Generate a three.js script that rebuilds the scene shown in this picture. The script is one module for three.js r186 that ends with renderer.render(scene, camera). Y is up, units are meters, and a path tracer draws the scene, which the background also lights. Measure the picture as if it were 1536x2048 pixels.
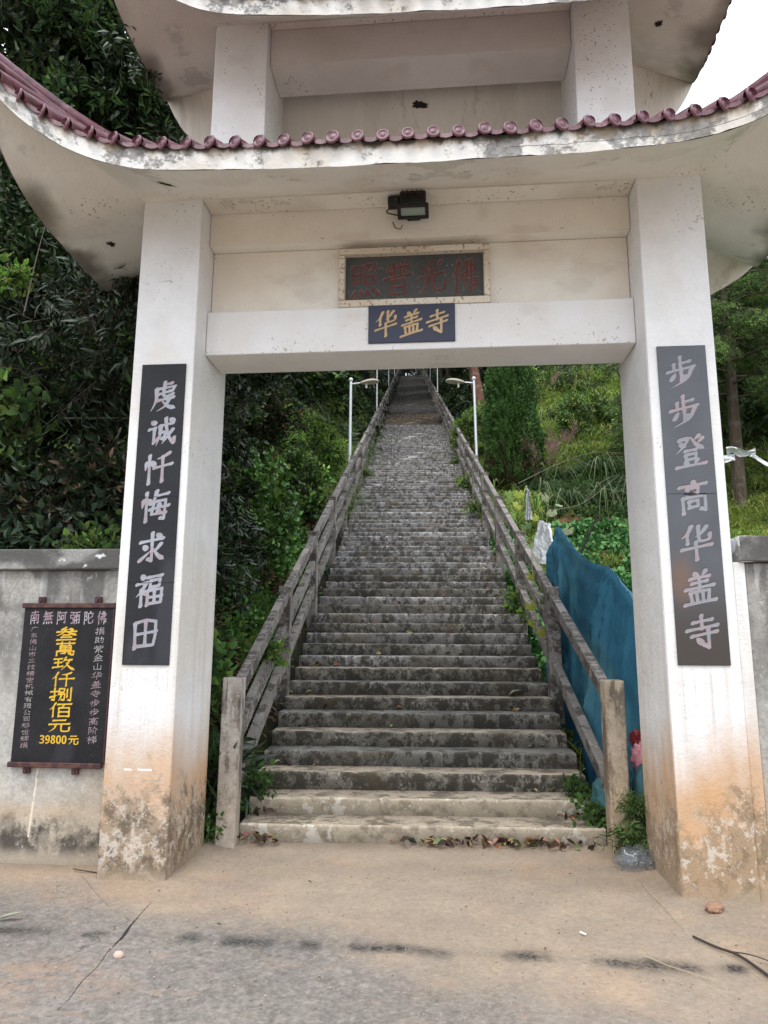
import * as THREE from 'three';
import { mergeGeometries, mergeVertices } from 'three/addons/utils/BufferGeometryUtils.js';
import { RoundedBoxGeometry } from 'three/addons/geometries/RoundedBoxGeometry.js';

// ---------------------------------------------------------------- camera, sky, sun, exposure
const scene = new THREE.Scene();
const camera = new THREE.PerspectiveCamera(71.6, 768 / 1024, 0.05, 900);
camera.rotation.order = 'YXZ';
camera.position.set(0, 1.55, 4.8064);
camera.rotation.set(0.18, 0.085, 0.0048);

function overcastSky() {                                   // one bright cloud layer, brightest overhead, a little bluish
  const w = 128, h = 64, d = new Float32Array(w * h * 4);
  for (let j = 0; j < h; j++) for (let i = 0; i < w; i++) {
    const y = Math.sin(((j + 0.5) / h - 0.5) * Math.PI), o = (j * w + i) * 4;
    const l = y > 0 ? 0.78 + 0.42 * Math.pow(y, 0.8) : 0.25;
    d[o] = l * 0.935; d[o + 1] = l * 0.985; d[o + 2] = l * 1.07; d[o + 3] = 1;
  }
  const t = new THREE.DataTexture(d, w, h, THREE.RGBAFormat, THREE.FloatType);
  t.mapping = THREE.EquirectangularReflectionMapping; t.magFilter = THREE.LinearFilter; t.minFilter = THREE.LinearFilter; t.needsUpdate = true;
  return t;
}
scene.background = overcastSky();
scene.environment = scene.background;
const sun = new THREE.DirectionalLight(0xfffaf3, 0.8);      // the brighter part of the cloud, high and behind the viewer
sun.position.set(-6, 34, 16); sun.target.position.set(0, 2, -4);
sun.castShadow = true; sun.shadow.radius = 40; sun.shadow.mapSize.set(2048, 2048);
Object.assign(sun.shadow.camera, { left: -30, right: 30, top: 30, bottom: -30, near: 1, far: 160 });
sun.name = 'sun'; scene.add(sun, sun.target);
const renderer = new THREE.WebGLRenderer({ antialias: true });
renderer.setSize(768, 1024);
renderer.shadowMap.enabled = true;
renderer.toneMapping = THREE.LinearToneMapping;
renderer.toneMappingExposure = 1.94;
// ---------------------------------------------------------------- seeded numbers, noise, computed textures
function rng(seed) { let a = seed | 0; return () => { a = (a + 0x6d2b79f5) | 0; let t = Math.imul(a ^ (a >>> 15), 1 | a); t = (t + Math.imul(t ^ (t >>> 7), 61 | t)) ^ t; return ((t ^ (t >>> 14)) >>> 0) / 4294967296; }; }
const LAT = new Float32Array(65536); { const r = rng(77); for (let i = 0; i < 65536; i++) LAT[i] = r(); }
const lat = (x, y) => LAT[(((x * 374761) ^ (y * 668265)) >>> 3) & 65535];
function vn(x, y) {
  const ix = Math.floor(x), iy = Math.floor(y), fx = x - ix, fy = y - iy, u = fx * fx * (3 - 2 * fx), v = fy * fy * (3 - 2 * fy);
  const a = lat(ix, iy), b = lat(ix + 1, iy), c = lat(ix, iy + 1), d = lat(ix + 1, iy + 1);
  return a + (b - a) * u + (c - a) * v + (a - b - c + d) * u * v;
}
function fbm(x, y, oct = 4) { let s = 0, a = 0.5, n = 0; for (let i = 0; i < oct; i++) { s += a * vn(x, y); n += a; a *= 0.5; x = x * 2.03 + 17.3; y = y * 2.01 + 9.7; } return s / n; }
function rough(x, y, oct = 6) { let s = 0, a = 1, n = 0; for (let i = 0; i < oct; i++) { s += a * vn(x, y); n += a; a *= 0.8; x = x * 1.97 + 31.3; y = y * 2.07 + 13.7; } return 0.5 + (s / n - 0.5) * 1.25; }        // grainy: fine detail nearly as strong as coarse
function cracks(x, y, w) { const d = Math.abs(fbm(x * 0.9 + 3, y * 0.7 + 8, 5) - 0.5); return d < w && fbm(x * 0.7 + 50, y * 0.7, 2) > 0.6 ? 1 - d / w : 0; }
const clamp = (x, a = 0, b = 1) => Math.min(b, Math.max(a, x)), lerp = (a, b, t) => a + (b - a) * t;
const ss = (a, b, x) => { const t = clamp((x - a) / (b - a)); return t * t * (3 - 2 * t); };
const mix3 = (a, b, t) => [lerp(a[0], b[0], t), lerp(a[1], b[1], t), lerp(a[2], b[2], t)];
const SRGB = new Uint8Array(4097); for (let i = 0; i < 4097; i++) { const x = i / 4096; SRGB[i] = Math.round(255 * (x <= 0.0031308 ? 12.92 * x : 1.055 * Math.pow(x, 1 / 2.4) - 0.055)); }
// fn(metres along, metres up) -> linear rgb
function colourTex(w, h, mx, my, fn) {
  const d = new Uint8Array(w * h * 4);
  for (let j = 0; j < h; j++) for (let i = 0; i < w; i++) {
    const c = fn((i + 0.5) / w * mx, (j + 0.5) / h * my), o = (j * w + i) * 4;
    for (let k = 0; k < 3; k++) d[o + k] = SRGB[Math.round(clamp(c[k]) * 4096)];
    d[o + 3] = 255;
  }
  const t = new THREE.DataTexture(d, w, h); t.colorSpace = THREE.SRGBColorSpace; return finish(t);
}
function greyTex(w, h, mx, my, fn) {
  const d = new Uint8Array(w * h * 4);
  for (let j = 0; j < h; j++) for (let i = 0; i < w; i++) { const c = clamp(fn((i + 0.5) / w * mx, (j + 0.5) / h * my)) * 255, o = (j * w + i) * 4; d[o] = d[o + 1] = d[o + 2] = c; d[o + 3] = 255; }
  return finish(new THREE.DataTexture(d, w, h));
}
function finish(t) { t.magFilter = THREE.LinearFilter; t.minFilter = THREE.LinearMipmapLinearFilter; t.generateMipmaps = true; t.wrapS = t.wrapT = THREE.MirroredRepeatWrapping; t.needsUpdate = true; return t; }
function std(o) { return new THREE.MeshStandardMaterial({ roughness: 0.85, metalness: 0, ...o }); }
function scaled(t, sx, sy) { const c = t.clone(); c.repeat.set(1 / sx, 1 / sy); c.needsUpdate = true; return c; }   // uv in metres

// ---------------------------------------------------------------- geometry helpers
const V = (x, y, z) => new THREE.Vector3(x, y, z);
// a box from corner to corner with rounded edges and uv in metres (walls: along, up)
function bx(x0, x1, y0, y1, z0, z1, r = 0.006) {
  const w = x1 - x0, h = y1 - y0, d = z1 - z0, g = new RoundedBoxGeometry(w, h, d, 2, Math.min(r, w / 3, h / 3, d / 3));
  g.translate((x0 + x1) / 2, (y0 + y1) / 2, (z0 + z1) / 2);
  return boxUV(g);
}
function boxUV(g) {
  const p = g.attributes.position, n = g.attributes.normal, uv = new Float32Array(p.count * 2);
  for (let i = 0; i < p.count; i++) {
    const ax = Math.abs(n.getX(i)), ay = Math.abs(n.getY(i)), az = Math.abs(n.getZ(i));
    const x = p.getX(i), y = p.getY(i), z = p.getZ(i);
    if (ay > ax && ay > az) { uv[2 * i] = x; uv[2 * i + 1] = z + 1.7; } else if (ax > az) { uv[2 * i] = z + 3.3; uv[2 * i + 1] = y; } else { uv[2 * i] = x; uv[2 * i + 1] = y; }
  }
  g.setAttribute('uv', new THREE.BufferAttribute(uv, 2));
  return g;
}
function grid(nu, nv, at, uvAt) {                         // a sheet of nu x nv cells; at(u, v) -> [x, y, z]
  const pos = [], uv = [], idx = [];
  for (let j = 0; j <= nv; j++) for (let i = 0; i <= nu; i++) { const p = at(i / nu, j / nv); pos.push(p[0], p[1], p[2]); const q = uvAt ? uvAt(i / nu, j / nv, p) : [p[0], p[1]]; uv.push(q[0], q[1]); }
  for (let j = 0; j < nv; j++) for (let i = 0; i < nu; i++) { const a = j * (nu + 1) + i, b = a + 1, c = a + nu + 1, d = c + 1; idx.push(a, b, d, a, d, c); }
  const g = new THREE.BufferGeometry();
  g.setAttribute('position', new THREE.Float32BufferAttribute(pos, 3)); g.setAttribute('uv', new THREE.Float32BufferAttribute(uv, 2)); g.setIndex(idx); g.computeVertexNormals();
  return g;
}
function tube(pts, r0, r1, sides = 7, segs = 0) {         // a tapering tube through points
  const c = pts.length > 2 || segs ? new THREE.CatmullRomCurve3(pts, false, 'catmullrom', 0.5) : new THREE.LineCurve3(pts[0], pts[1]);
  const n = segs || Math.max(1, (pts.length - 1) * 4), pos = [], uv = [], idx = [];
  let up = V(0.31, 0.9, 0.27), run = 0, last = null;
  for (let i = 0; i <= n; i++) {
    const q = c.getPoint(i / n), t = c.getTangent(i / n).normalize(), a = V().crossVectors(up, t).normalize(), b = V().crossVectors(t, a), r = lerp(r0, r1, i / n);
    up = b.clone(); if (last) run += q.distanceTo(last); last = q;
    for (let k = 0; k <= sides; k++) { const w = k / sides * Math.PI * 2; pos.push(q.x + r * (Math.cos(w) * a.x + Math.sin(w) * b.x), q.y + r * (Math.cos(w) * a.y + Math.sin(w) * b.y), q.z + r * (Math.cos(w) * a.z + Math.sin(w) * b.z)); uv.push(k / sides * Math.max(0.06, r0 * 6.28), run); }
  }
  for (let i = 0; i < n; i++) for (let k = 0; k < sides; k++) { const p = i * (sides + 1) + k, q = p + sides + 1; idx.push(p, q, p + 1, p + 1, q, q + 1); }
  for (const [row, flip] of [[0, 1], [n, 0]]) { const s = row * (sides + 1); for (let k = 1; k + 1 < sides; k++) flip ? idx.push(s, s + k, s + k + 1) : idx.push(s, s + k + 1, s + k); }
  const g = new THREE.BufferGeometry();
  g.setAttribute('position', new THREE.Float32BufferAttribute(pos, 3)); g.setAttribute('uv', new THREE.Float32BufferAttribute(uv, 2)); g.setIndex(idx); g.computeVertexNormals();
  return g;
}
const merge = (list) => mergeGeometries(list.map((g) => { const q = g.index ? g.toNonIndexed() : g; for (const k of Object.keys(q.attributes)) if (!['position', 'normal', 'uv', 'color'].includes(k)) q.deleteAttribute(k); return q; }));
function tint(g, c) { const n = g.attributes.position.count, a = new Float32Array(n * 3); for (let i = 0; i < n; i++) { a[3 * i] = c[0]; a[3 * i + 1] = c[1]; a[3 * i + 2] = c[2]; } g.setAttribute('color', new THREE.BufferAttribute(a, 3)); return g; }
function crumple(radius, detail, seed, amp, squash = [1, 1, 1], freq = 2.2) {       // a creased lump
  let g = new THREE.IcosahedronGeometry(radius, detail); g.deleteAttribute('uv'); g.deleteAttribute('normal'); g = mergeVertices(g, 1e-4);
  const p = g.attributes.position, v = V();
  for (let i = 0; i < p.count; i++) {
    v.fromBufferAttribute(p, i).normalize();
    const a = v.x * freq + seed * 3.1 + v.z * 1.3, b = v.y * freq + seed * 1.7 - v.z * freq;
    const ridge = 1 - Math.abs(2 * fbm(a, b, 3) - 1), fine = 1 - Math.abs(2 * vn(a * 3.1 + 9, b * 3.1) - 1);
    const r = radius * (1 + amp * (ridge - 0.6) + amp * 0.4 * (fine - 0.5));
    p.setXYZ(i, v.x * r * squash[0], v.y * r * squash[1], v.z * r * squash[2]);
  }
  g.computeVertexNormals();
  return g;
}

// ---------------------------------------------------------------- naming and grouping
const used = new Map();
function numbered(name) { const n = used.get(name) ?? 0; used.set(name, n + 1); return n ? name + '_' + String(n).padStart(3, '0') : name; }
function tag(o, label, category, group, kind) { if (label) o.userData.label = label; if (category) o.userData.category = category; if (group) o.userData.group = group; if (kind) o.userData.kind = kind; return o; }
function shadow(m) { m.castShadow = m.receiveShadow = true; return m; }
function thing(name, label, category, [x, y, z] = [0, 0, 0], turn = 0, group, kind) { const o = new THREE.Group(); o.name = numbered(name); o.position.set(x, y, z); o.rotation.y = turn; scene.add(o); return tag(o, label, category, group, kind); }
function part(name, g, m, parent, label) { const o = shadow(new THREE.Mesh(g, m)); o.name = name; parent.add(o); if (label) o.userData.label = label; return o; }
function solo(name, g, m, label, category, group, kind, at = [0, 0, 0], turn = 0) { const o = shadow(new THREE.Mesh(g, m)); o.name = numbered(name); o.position.set(...at); o.rotation.y = turn; scene.add(o); return tag(o, label, category, group, kind); }
// ---------------------------------------------------------------- brush lettering: every stroke is a path on a 100 x 100 square, x then y, two digits each
// p: tapers to its end, n: swells and then tapers, d: a dot, s: a smooth curve
const GLYPHS = {
  '三': '2022 7818/2850 7246/1080 9078', '广': 'd4805 5615/2022 8820/p2222 2160 0892',
  '东': '1822 8220/4504 2448 7846/5032 5090 4084/p3460 1482/d6660 8482', '市': 'd4804 5414/1022 9020/2040 2080/2040 8040 8076 7272/5022 5096',
  '山': '5008 5084/1638 1684 8484/8436 8492', '佛': 'p2804 1832 0648/2032 2096/3822 8420 8240 4042/4042 3862 8860 8686 7678/p5606 5650 4092/7006 7097',
  '南': '2014 8010/5002 5028/1632 1696/1632 8630 8692 7690/d3640 4452/p6640 5852/2858 7256/2872 7270/5056 5094',
  '無': 'p2604 1828 0636/2216 8814/0842 9440/1466 8864/2818 2864/4217 4264/5817 5863/7416 7462/d1876 1094/d3878 4094/d5878 6294/d7876 9094',
  '阿': '1208 1296/1208 3608 2436/s2436 3850 3468 2064/4216 9614/5034 5066/5034 7034 7064 5064/8416 8692 7486',
  '彌': '0810 3210 3230 0830/0830 0852 3252/s3252 3480 2692 1688/4214 9412/6614 6694/4434 4694/4434 9232 9292 8488/d5440 6048/d5464 6072/p8240 7050/p8264 7074',
  '陀': '1208 1296/1208 3408 2438/s2438 3650 3268 2064/d6404 6814/4620 4636/4620 9420 8636/p8644 5260/s5040 5284 6692 9088 9272',
  '捐': '0830 3828/2404 2490 1484/p0668 2462 3854/5008 5030/5008 8608 8430 5030/4844 4896/4844 8844 8894 7890/4860 8860/4876 8876',
  '助': '1412 1476/1412 4012 4076/1432 4032/1452 4052/0482 4674/5230 9028 8488 7484/p7006 7050 4694',
  '紫': '2606 2638/2620 4618/1016 1038/0442 4832/p8812 6422/s6004 6034 6838 9036 9026/p5044 3056 5660/p7050 2474 7874/5074 5098/d3280 1894/d6680 8492',
  '金': 'p5002 3026 0646/n5004 7026 9644/3042 7040/1860 8258/5042 5090/d2466 3280/p7866 6880/0692 9490',
  '阶': '1208 1296/1208 3408 2438/s2438 3650 3268 2064/p6604 5630 3850/n6608 8030 9846/p5652 5474 4296/7650 7698',
  '梯': '0428 4024/2204 2296/p2230 1454 0266/d2640 3854/d5604 6414/p8804 7616/4820 8620 8638/5038 8638/5038 4656 9256 8878 8074/6820 6896/p6660 5678 4290',
  '叁': 'p4604 2820 7216/d6210 7622/0834 9232/p4622 3046 0662/n5236 7046 9660/3658 6456/2873 7272/1092 9090',
  '萬': '1212 8810/3402 3420/6602 6620/2828 2856/2828 7428 7456/2842 7442/2856 7456/5028 5080/1466 1496/1466 8866 8694 7690/p5078 4080 2884/d6272 7284',
  '玖': '0614 4012/1040 3838/0274 4466/2414 2470/p5604 5022 4238/5222 8220/p7420 6060 3894/n5840 7472 9894',
  '仟': 'p2804 1830 0448/2034 2096/p8406 6416 4418/3648 9846/6616 6697', '佰': 'p2804 1830 0448/2034 2096/3812 9610/p6614 6026 5436/4436 4496/4436 8836 8896/4464 8864/4494 8894',
  '捌': '0430 3428/2004 2090 1084/p0268 2062 3254/4010 4034/4010 6210 6034 4034/3848 6446 6290 5286/p5048 4674 3896/7416 7468/9006 9094 8088',
  '元': '2416 7614/0842 9440/p3842 3070 0894/s6042 6078 6690 9288 9466', '技': '0830 3828/2404 2490 1484/p0668 2462 3854/4822 9620/7004 7044/5246 8846/p8646 7076 4296/n5656 7480 9896',
  '精': 'd1016 1828/p3812 3026/0440 4238/2406 2494/p2242 1462 0270/d2644 3858/5214 9012/5026 9024/4638 9636/7004 7038/5250 5296/5250 8850 8892/5264 8864/5278 8878',
  '密': 'd5002 5012/1018 1032/1018 9018 8632/d2634 2046/s3232 3856 5060 7052/d5030 5842/p7028 5048 2062/d7634 8848/5062 5088/2470 2489 7888/7870 7894',
  '机': '0428 4024/2204 2296/p2230 1454 0266/d2640 3854/p5212 5250 4294/5212 8012/s8012 8078 8486 9684 9668', '械': '0428 3824/2204 2296/p2230 1454 0266/d2640 3654/4428 9624/4652 6650/p5240 5060 4490/6240 6288/s7406 7840 8670 9890 9874/p9048 7470 6090/d8410 9018',
  '有': '0826 9424/p4804 3440 0666/3646 3896/3646 8046 8094 7090/3862 8062/3877 8077', '限': '1208 1296/1208 3408 2438/s2438 3450 3068 2064/5008 8608 8642/5024 8624/5042 8642/5008 5092 6880/p9050 7062/n6444 7474 9896',
  '公': 'p3806 2840 0450/n6206 7236 9650/p4650 2688 7884/d6468 8494', '司': '1414 8614 8490 7486/2034 6634/2452 6652 6478/2452 2478 6478',
  '郑': 'd1806 2416/p4204 3616/0826 5024/0246 5444/p2826 2660 0290/d3262 5084/6412 8812 7642/s7642 9254 8670 7468/6412 6498', '世': '0436 9632/2412 2490 9288/5006 5066/7808 7866/5066 7866',
  '辉': '2406 2436/d0814 1428/p4012 3228/0244 4642/p1844 1670 0292/s3244 3476 5080 5068/5408 5424/5408 9608 9224/5830 9430/p7022 5850 9450/7640 7698/5070 9870',
  '虔': '5002 5018/5010 7608/2022 8820 7834/p2222 2160 0494/3240 7034/s4826 4846 5850 8046/3060 8456/d5652 6058/p7060 5682 2696/n4466 6484 9296',
  '诚': 'd1410 2618/0836 2834/2634 2484 4068/4430 9026/p4630 4460 3294/4650 6450 6276 5470/s6406 6840 7870 9492 9674/p8848 7268 5290/d7808 9018',
  '忏': 'p1030 0654/2006 2097/d2826 3640/p8606 6416 4420/3850 9844/6616 6697', '悔': 'p1030 0654/2006 2097/d2826 3640/p5404 4826 3842/5020 9416/4836 4076 8876/4836 8634 8294 7090/d6242 6652/d5864 6672/3460 9854',
  '求': '1230 8826/5004 5092 3884/d2242 3252/p1086 3072 4660/p8044 6460 5464/n5654 7276 9492/d6608 7818',
  '福': 'd2202 3012/0830 3828/p3830 2452 0668/2448 2498/d2850 4060/4612 9210/5424 5444/5424 8622 8442 5444/4654 4696/4654 9452 9294 4694/6854 6892/4673 9273',
  '田': '1416 1690/1416 5010 8418 8460 7888 1686/5014 5084/1650 8448', '步': '5002 5042/5022 8018/2822 2842/0846 9438/5050 5076/d3052 1870/p8446 6476 1298/d5462 6868',
  '登': 'p1812 4410 2834 0452/d1622 2832/n5406 7030 9648/p7804 6414/p9014 7626/3448 6846/3460 3676/3460 6658 6474 3676/d3080 3890/p7078 6290/0496 9692',
  '高': 'd5002 5412/0818 9214/3226 3444/3226 6824 6640 3444/1652 1698/1652 8650 8694 7288/3664 3682/3664 6462 6480 3682',
  '华': 'p3602 2420 0434/2424 2450/p8408 6824 5034/s6002 6038 6846 9242 9428/0466 9660/5048 5099', '盖': 'd3402 4214/p7002 5816/2220 8016/2834 7430/0850 9444/5018 5048/2060 2488/2060 7858 7488/4058 4288/5858 5888/0294 9688',
  '寺': '2220 8016/5002 5038/0440 9634/1658 9252/6840 6894 5484/d3264 4678', '光': '5002 5042/d2212 3430/p8208 6630/0846 9240/p3846 3074 0494/s5846 5878 6690 9488 9664',
  '普': 'd3002 3812/p7002 6014/1418 8616/3818 3842/6018 6042/d2024 2836/p8222 7036/0446 9642/2854 2897/2854 7454 7296 2894/2874 7274',
  '照': '1008 1258/1008 4008 3856 1256/1232 3830/5208 8808 8428 7426/p6610 5826 4440/5442 5664/5442 8642 8264 5664/d1678 0698/d3680 4094/d5880 6294/d7878 9698',
};
function strokesOf(ch) {
  return GLYPHS[ch].split('/').map((s) => {
    const kind = /[a-z]/.test(s[0]) ? s[0] : '';
    return { kind, pts: s.slice(kind.length).split(' ').map((q) => [+q.slice(0, 2), +q.slice(2)]) };
  });
}
// stamps a slanted nib along each stroke
function brush(ctx, ch, cx, cy, w, h, weight, { slant = 0.1, wobble = null, nib = 0.62 } = {}) {
  for (const { kind, pts } of strokesOf(ch)) {
    const curve = kind && kind !== 'd' && pts.length > 2, path = [];
    if (curve) {
      const c = new THREE.CatmullRomCurve3(pts.map(([x, y]) => new THREE.Vector3(x, y, 0)), false, 'catmullrom', 0.5);
      for (let i = 0; i <= 60; i++) { const q = c.getPoint(i / 60); path.push([q.x, q.y]); }
    } else for (let k = 0; k + 1 < pts.length; k++) for (let i = 0; i <= 30; i++) path.push([0, 1].map((a) => pts[k][a] + (pts[k + 1][a] - pts[k][a]) * i / 30));
    const ox = wobble ? wobble() * 2.2 : 0, oy = wobble ? wobble() * 2.2 : 0, n = path.length;
    path.forEach(([x, y], i) => {
      const t = i / (n - 1);
      let b = 1;
      if (kind === 'p') b = 1.2 * Math.pow(1 - t, 0.65) + 0.1;
      else if (kind === 'n') b = t < 0.78 ? 0.4 + 1.05 * t : 1.22 * (1 - t) / 0.22 + 0.08;
      else if (kind === 'd') b = 0.45 + 0.95 * Math.sin(Math.min(1, t * 1.15) * 1.9);
      else b = 0.8 + 0.32 * Math.pow(Math.abs(t * 2 - 1), 3);
      const px = cx + (x + ox - 50) / 100 * w, py = cy + (y + oy - 50 - slant * (x - 50)) / 100 * h, r = Math.max(0.4, weight * b / 200 * Math.min(w, h));
      ctx.beginPath(); ctx.ellipse(px, py, r, r * nib, -0.7, 0, Math.PI * 2); ctx.fill();
    });
  }
}
// ---------------------------------------------------------------- the lie of the land: the stairs run uphill from (-0.2, 0, -1.06), turned a little to the left of the gate's axis
const STAIR = { x: -0.2, z: -1.0601, phi: 0.0467, run: 0.3175, rise: 0.1378, steps: 250, half: 1.42 };
const CP = Math.cos(STAIR.phi), SP = Math.sin(STAIR.phi), SLOPE = STAIR.rise / STAIR.run;
const W = (l, s, h) => V(STAIR.x + CP * l - SP * s, h, STAIR.z - (CP * s + SP * l));             // across, along, height -> world
const LS = (x, z) => { const dx = x - STAIR.x, dz = z - STAIR.z; return [CP * dx - SP * dz, -SP * dx - CP * dz]; };
function landLS(l, s) {
  const plane = SLOPE * Math.max(0, s), n = (fbm(l * 0.5 + 40, s * 0.5 + 11, 3) - 0.5);
  if (l < -1.42) {
    const d = -l - 1.42, up = ss(-0.5, 1.3, s);
    return plane * ss(-1, 1, s) - 0.12 + up * (d < 3.2 ? 0.85 * d * ss(0, 0.7, d) : 2.72 + 0.5 * (d - 3.2)) * (0.75 + 0.25 * ss(2, 20, s)) + n * 0.5 * ss(0.2, 2, d);
  }
  if (l > 1.42) {
    const d = l - 1.42, base = SLOPE * Math.max(0, s - 1.3) - 0.1 + 0.1 * ss(-1, 1, s);
    const steep = 0.16 * Math.max(0, s - 9) * ss(0.6, 4, d) * (1 - ss(40, 70, s) * 0.6);
    let y = base * (1 - 0.0) + 0.16 * d * ss(2, 7, s) + steep;
    const t = ss(3.5, 5, s) * (1 - ss(9.5, 11.5, s)) * ss(0.5, 1.2, d) * (1 - ss(3.2, 4.2, d));               // the garden beds are stepped
    const q = 0.42, k = Math.floor(y / q), f = y / q - k; y = lerp(y, (k + ss(0.55, 0.95, f)) * q, t * 0.8);
    return y + n * 0.35 * ss(0.2, 1.5, d);
  }
  return s > 0 ? plane - 0.28 : -0.1;
}
const land = (x, z) => { const [l, s] = LS(x, z); return landLS(l, s); };

// the yard: poured concrete, tan dirt in front of the gate, a row of black tyre scuffs, orange mud to the left
const GRIT = greyTex(1024, 1024, 2, 2, (x, y) => 0.35 + 0.3 * fbm(x * 9, y * 9, 4) + 0.4 * Math.pow(vn(x * 120, y * 120), 2) * vn(x * 47, y * 47) + 0.25 * vn(x * 230, y * 230));
const yardTex = colourTex(2048, 1280, 8, 5, (u, v) => {
  const x = u - 4, z = v - 1.2, wob = fbm(x * 1.1 + 5, z * 1.6 + 2, 5) - 0.5, w2 = fbm(x * 4 + 31, z * 5, 4) - 0.5;
  let g = 0.30 + 0.12 * (fbm(x * 2.2, z * 2.2 + 50, 5) - 0.5) + 0.09 * (vn(x * 38, z * 38) - 0.5);
  g += 0.10 * (vn(x * 75, z * 75) - 0.5) + 0.05 * (fbm(x * 16, z * 24, 3) - 0.5); let c = [g * 1.04, g * 0.985, g * 0.95];
  const grain = vn(x * 62, z * 62), grain2 = vn(x * 85 + 7, z * 85);
  c = c.map((q) => q * (0.62 + 0.76 * rough(x * 34, z * 34, 6))); if (cracks(x + 9, z * 1.3, 0.0035) > 0.2 && z > 0.1) c = mix3(c, [0.08, 0.07, 0.06], 0.6);
  if (grain > 0.80) c = mix3(c, [0.52, 0.5, 0.47], (grain - 0.80) * 2.6);
  if (grain2 > 0.84) c = mix3(c, [0.10, 0.09, 0.08], (grain2 - 0.84) * 2.8);
  const edge = 0.74 + 0.5 * ss(-1.2, 1.4, x) - 0.55 * ss(-1.55, -2.4, x) + wob * 0.75 + w2 * 0.22;                 // where the blown dirt ends
  const dirt = clamp(ss(edge + 0.28, edge - 0.3, z) * (0.85 + w2 * 0.6));
  const dl = 1.08 + 0.42 * (fbm(x * 3 + 3, z * 4 + 8, 6) - 0.5) + 0.2 * (vn(x * 60, z * 60) - 0.5) + 0.14 * (vn(x * 130, z * 130) - 0.5);
  const dcol = mix3([0.43 * dl, 0.36 * dl, 0.285 * dl], [0.46 * dl, 0.355 * dl, 0.265 * dl], clamp(ss(0.5, 0.75, fbm(x * 1.3 + 60, z * 1.6, 4))));
  c = mix3(c, dcol.map((q) => q * 1.14), dirt * 0.93);
  c = c.map((q) => q * (0.86 + 0.28 * rough(x * 30 + 5, z * 30, 6))); if (grain > 0.88) c = mix3(c, [0.6, 0.55, 0.48], (grain - 0.88) * 3); if (grain2 > 0.9) c = mix3(c, [0.14, 0.11, 0.085], (grain2 - 0.9) * 5);
  const right = ss(-0.6, 1.4, x) * ss(2.6, 0.9, z) * 0.6; c = mix3(c, [0.40 * dl, 0.33 * dl, 0.26 * dl], right * (1 - dirt));
  const mud = ss(-1.25, -2.3, x + wob * 0.9) * ss(1.05, 1.5, z + w2) * ss(0.46, 0.62, fbm(x * 2.5 + 80, z * 5 + 3, 4)); c = mix3(c, [0.52, 0.37, 0.28], mud * 0.7 * ss(0.3, 0.55, rough(x * 9, z * 16, 5)));
  const spot = ss(0.63, 0.74, fbm(x * 7 + 11, z * 13 + 70, 5)); c = mix3(c, [0.50, 0.38, 0.29], spot * 0.4 * ss(0.3, 0.6, vn(x * 40, z * 50)));
  const ty = 0.86 + 0.03 * Math.sin(x * 1.3) + 0.02 * x, band = Math.exp(-Math.pow((z - ty + w2 * 0.10) / 0.062, 2));
  const lug = 0.22 + 0.9 * ss(0.30, 0.6, vn(x * 7.6 + 3.4, 7.7)) * (0.6 + 0.4 * vn(x * 19, 3.1));
  c = mix3(c, [0.05, 0.05, 0.05], clamp(band * lug * (0.5 + 0.6 * vn(x * 70, z * 70))));
  const cx = -1.72 + 0.09 * (z - 0.9) + 0.02 * (vn(3, z * 6) - 0.5), cw = (0.0022 + 0.007 * ss(0.5, 0.8, z) * ss(1.0, 0.8, z)) * ss(0.25, 0.4, z) * ss(1.7, 1.4, z);
  if (Math.abs(x - cx) < cw) c = [0.03, 0.027, 0.025];
  const jx = -2.05 - (0.35 - z) * 0.9; if (z < 0.42 && z > -0.05 && Math.abs(x - jx) < 0.004) c = mix3(c, [0.18, 0.14, 0.11], 0.6);
  const foot = ss(0.0, -0.25, z) * ss(-1.7, -2.1, x) * 0.5; c = mix3(c, [0.26, 0.215, 0.165], foot);
  const near = Math.exp(-Math.pow((z + 1.0) / 0.12, 2)) * 0.35 * vn(x * 9, 2); c = mix3(c, [0.2, 0.15, 0.11], near);
  return [c[0] * 0.66, c[1] * 0.617, c[2] * 0.563];
});
const yardMat = std({ map: scaled(yardTex, 8, 5), bumpMap: scaled(GRIT, 2, 2), bumpScale: 0.006, roughness: 0.93 });
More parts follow.
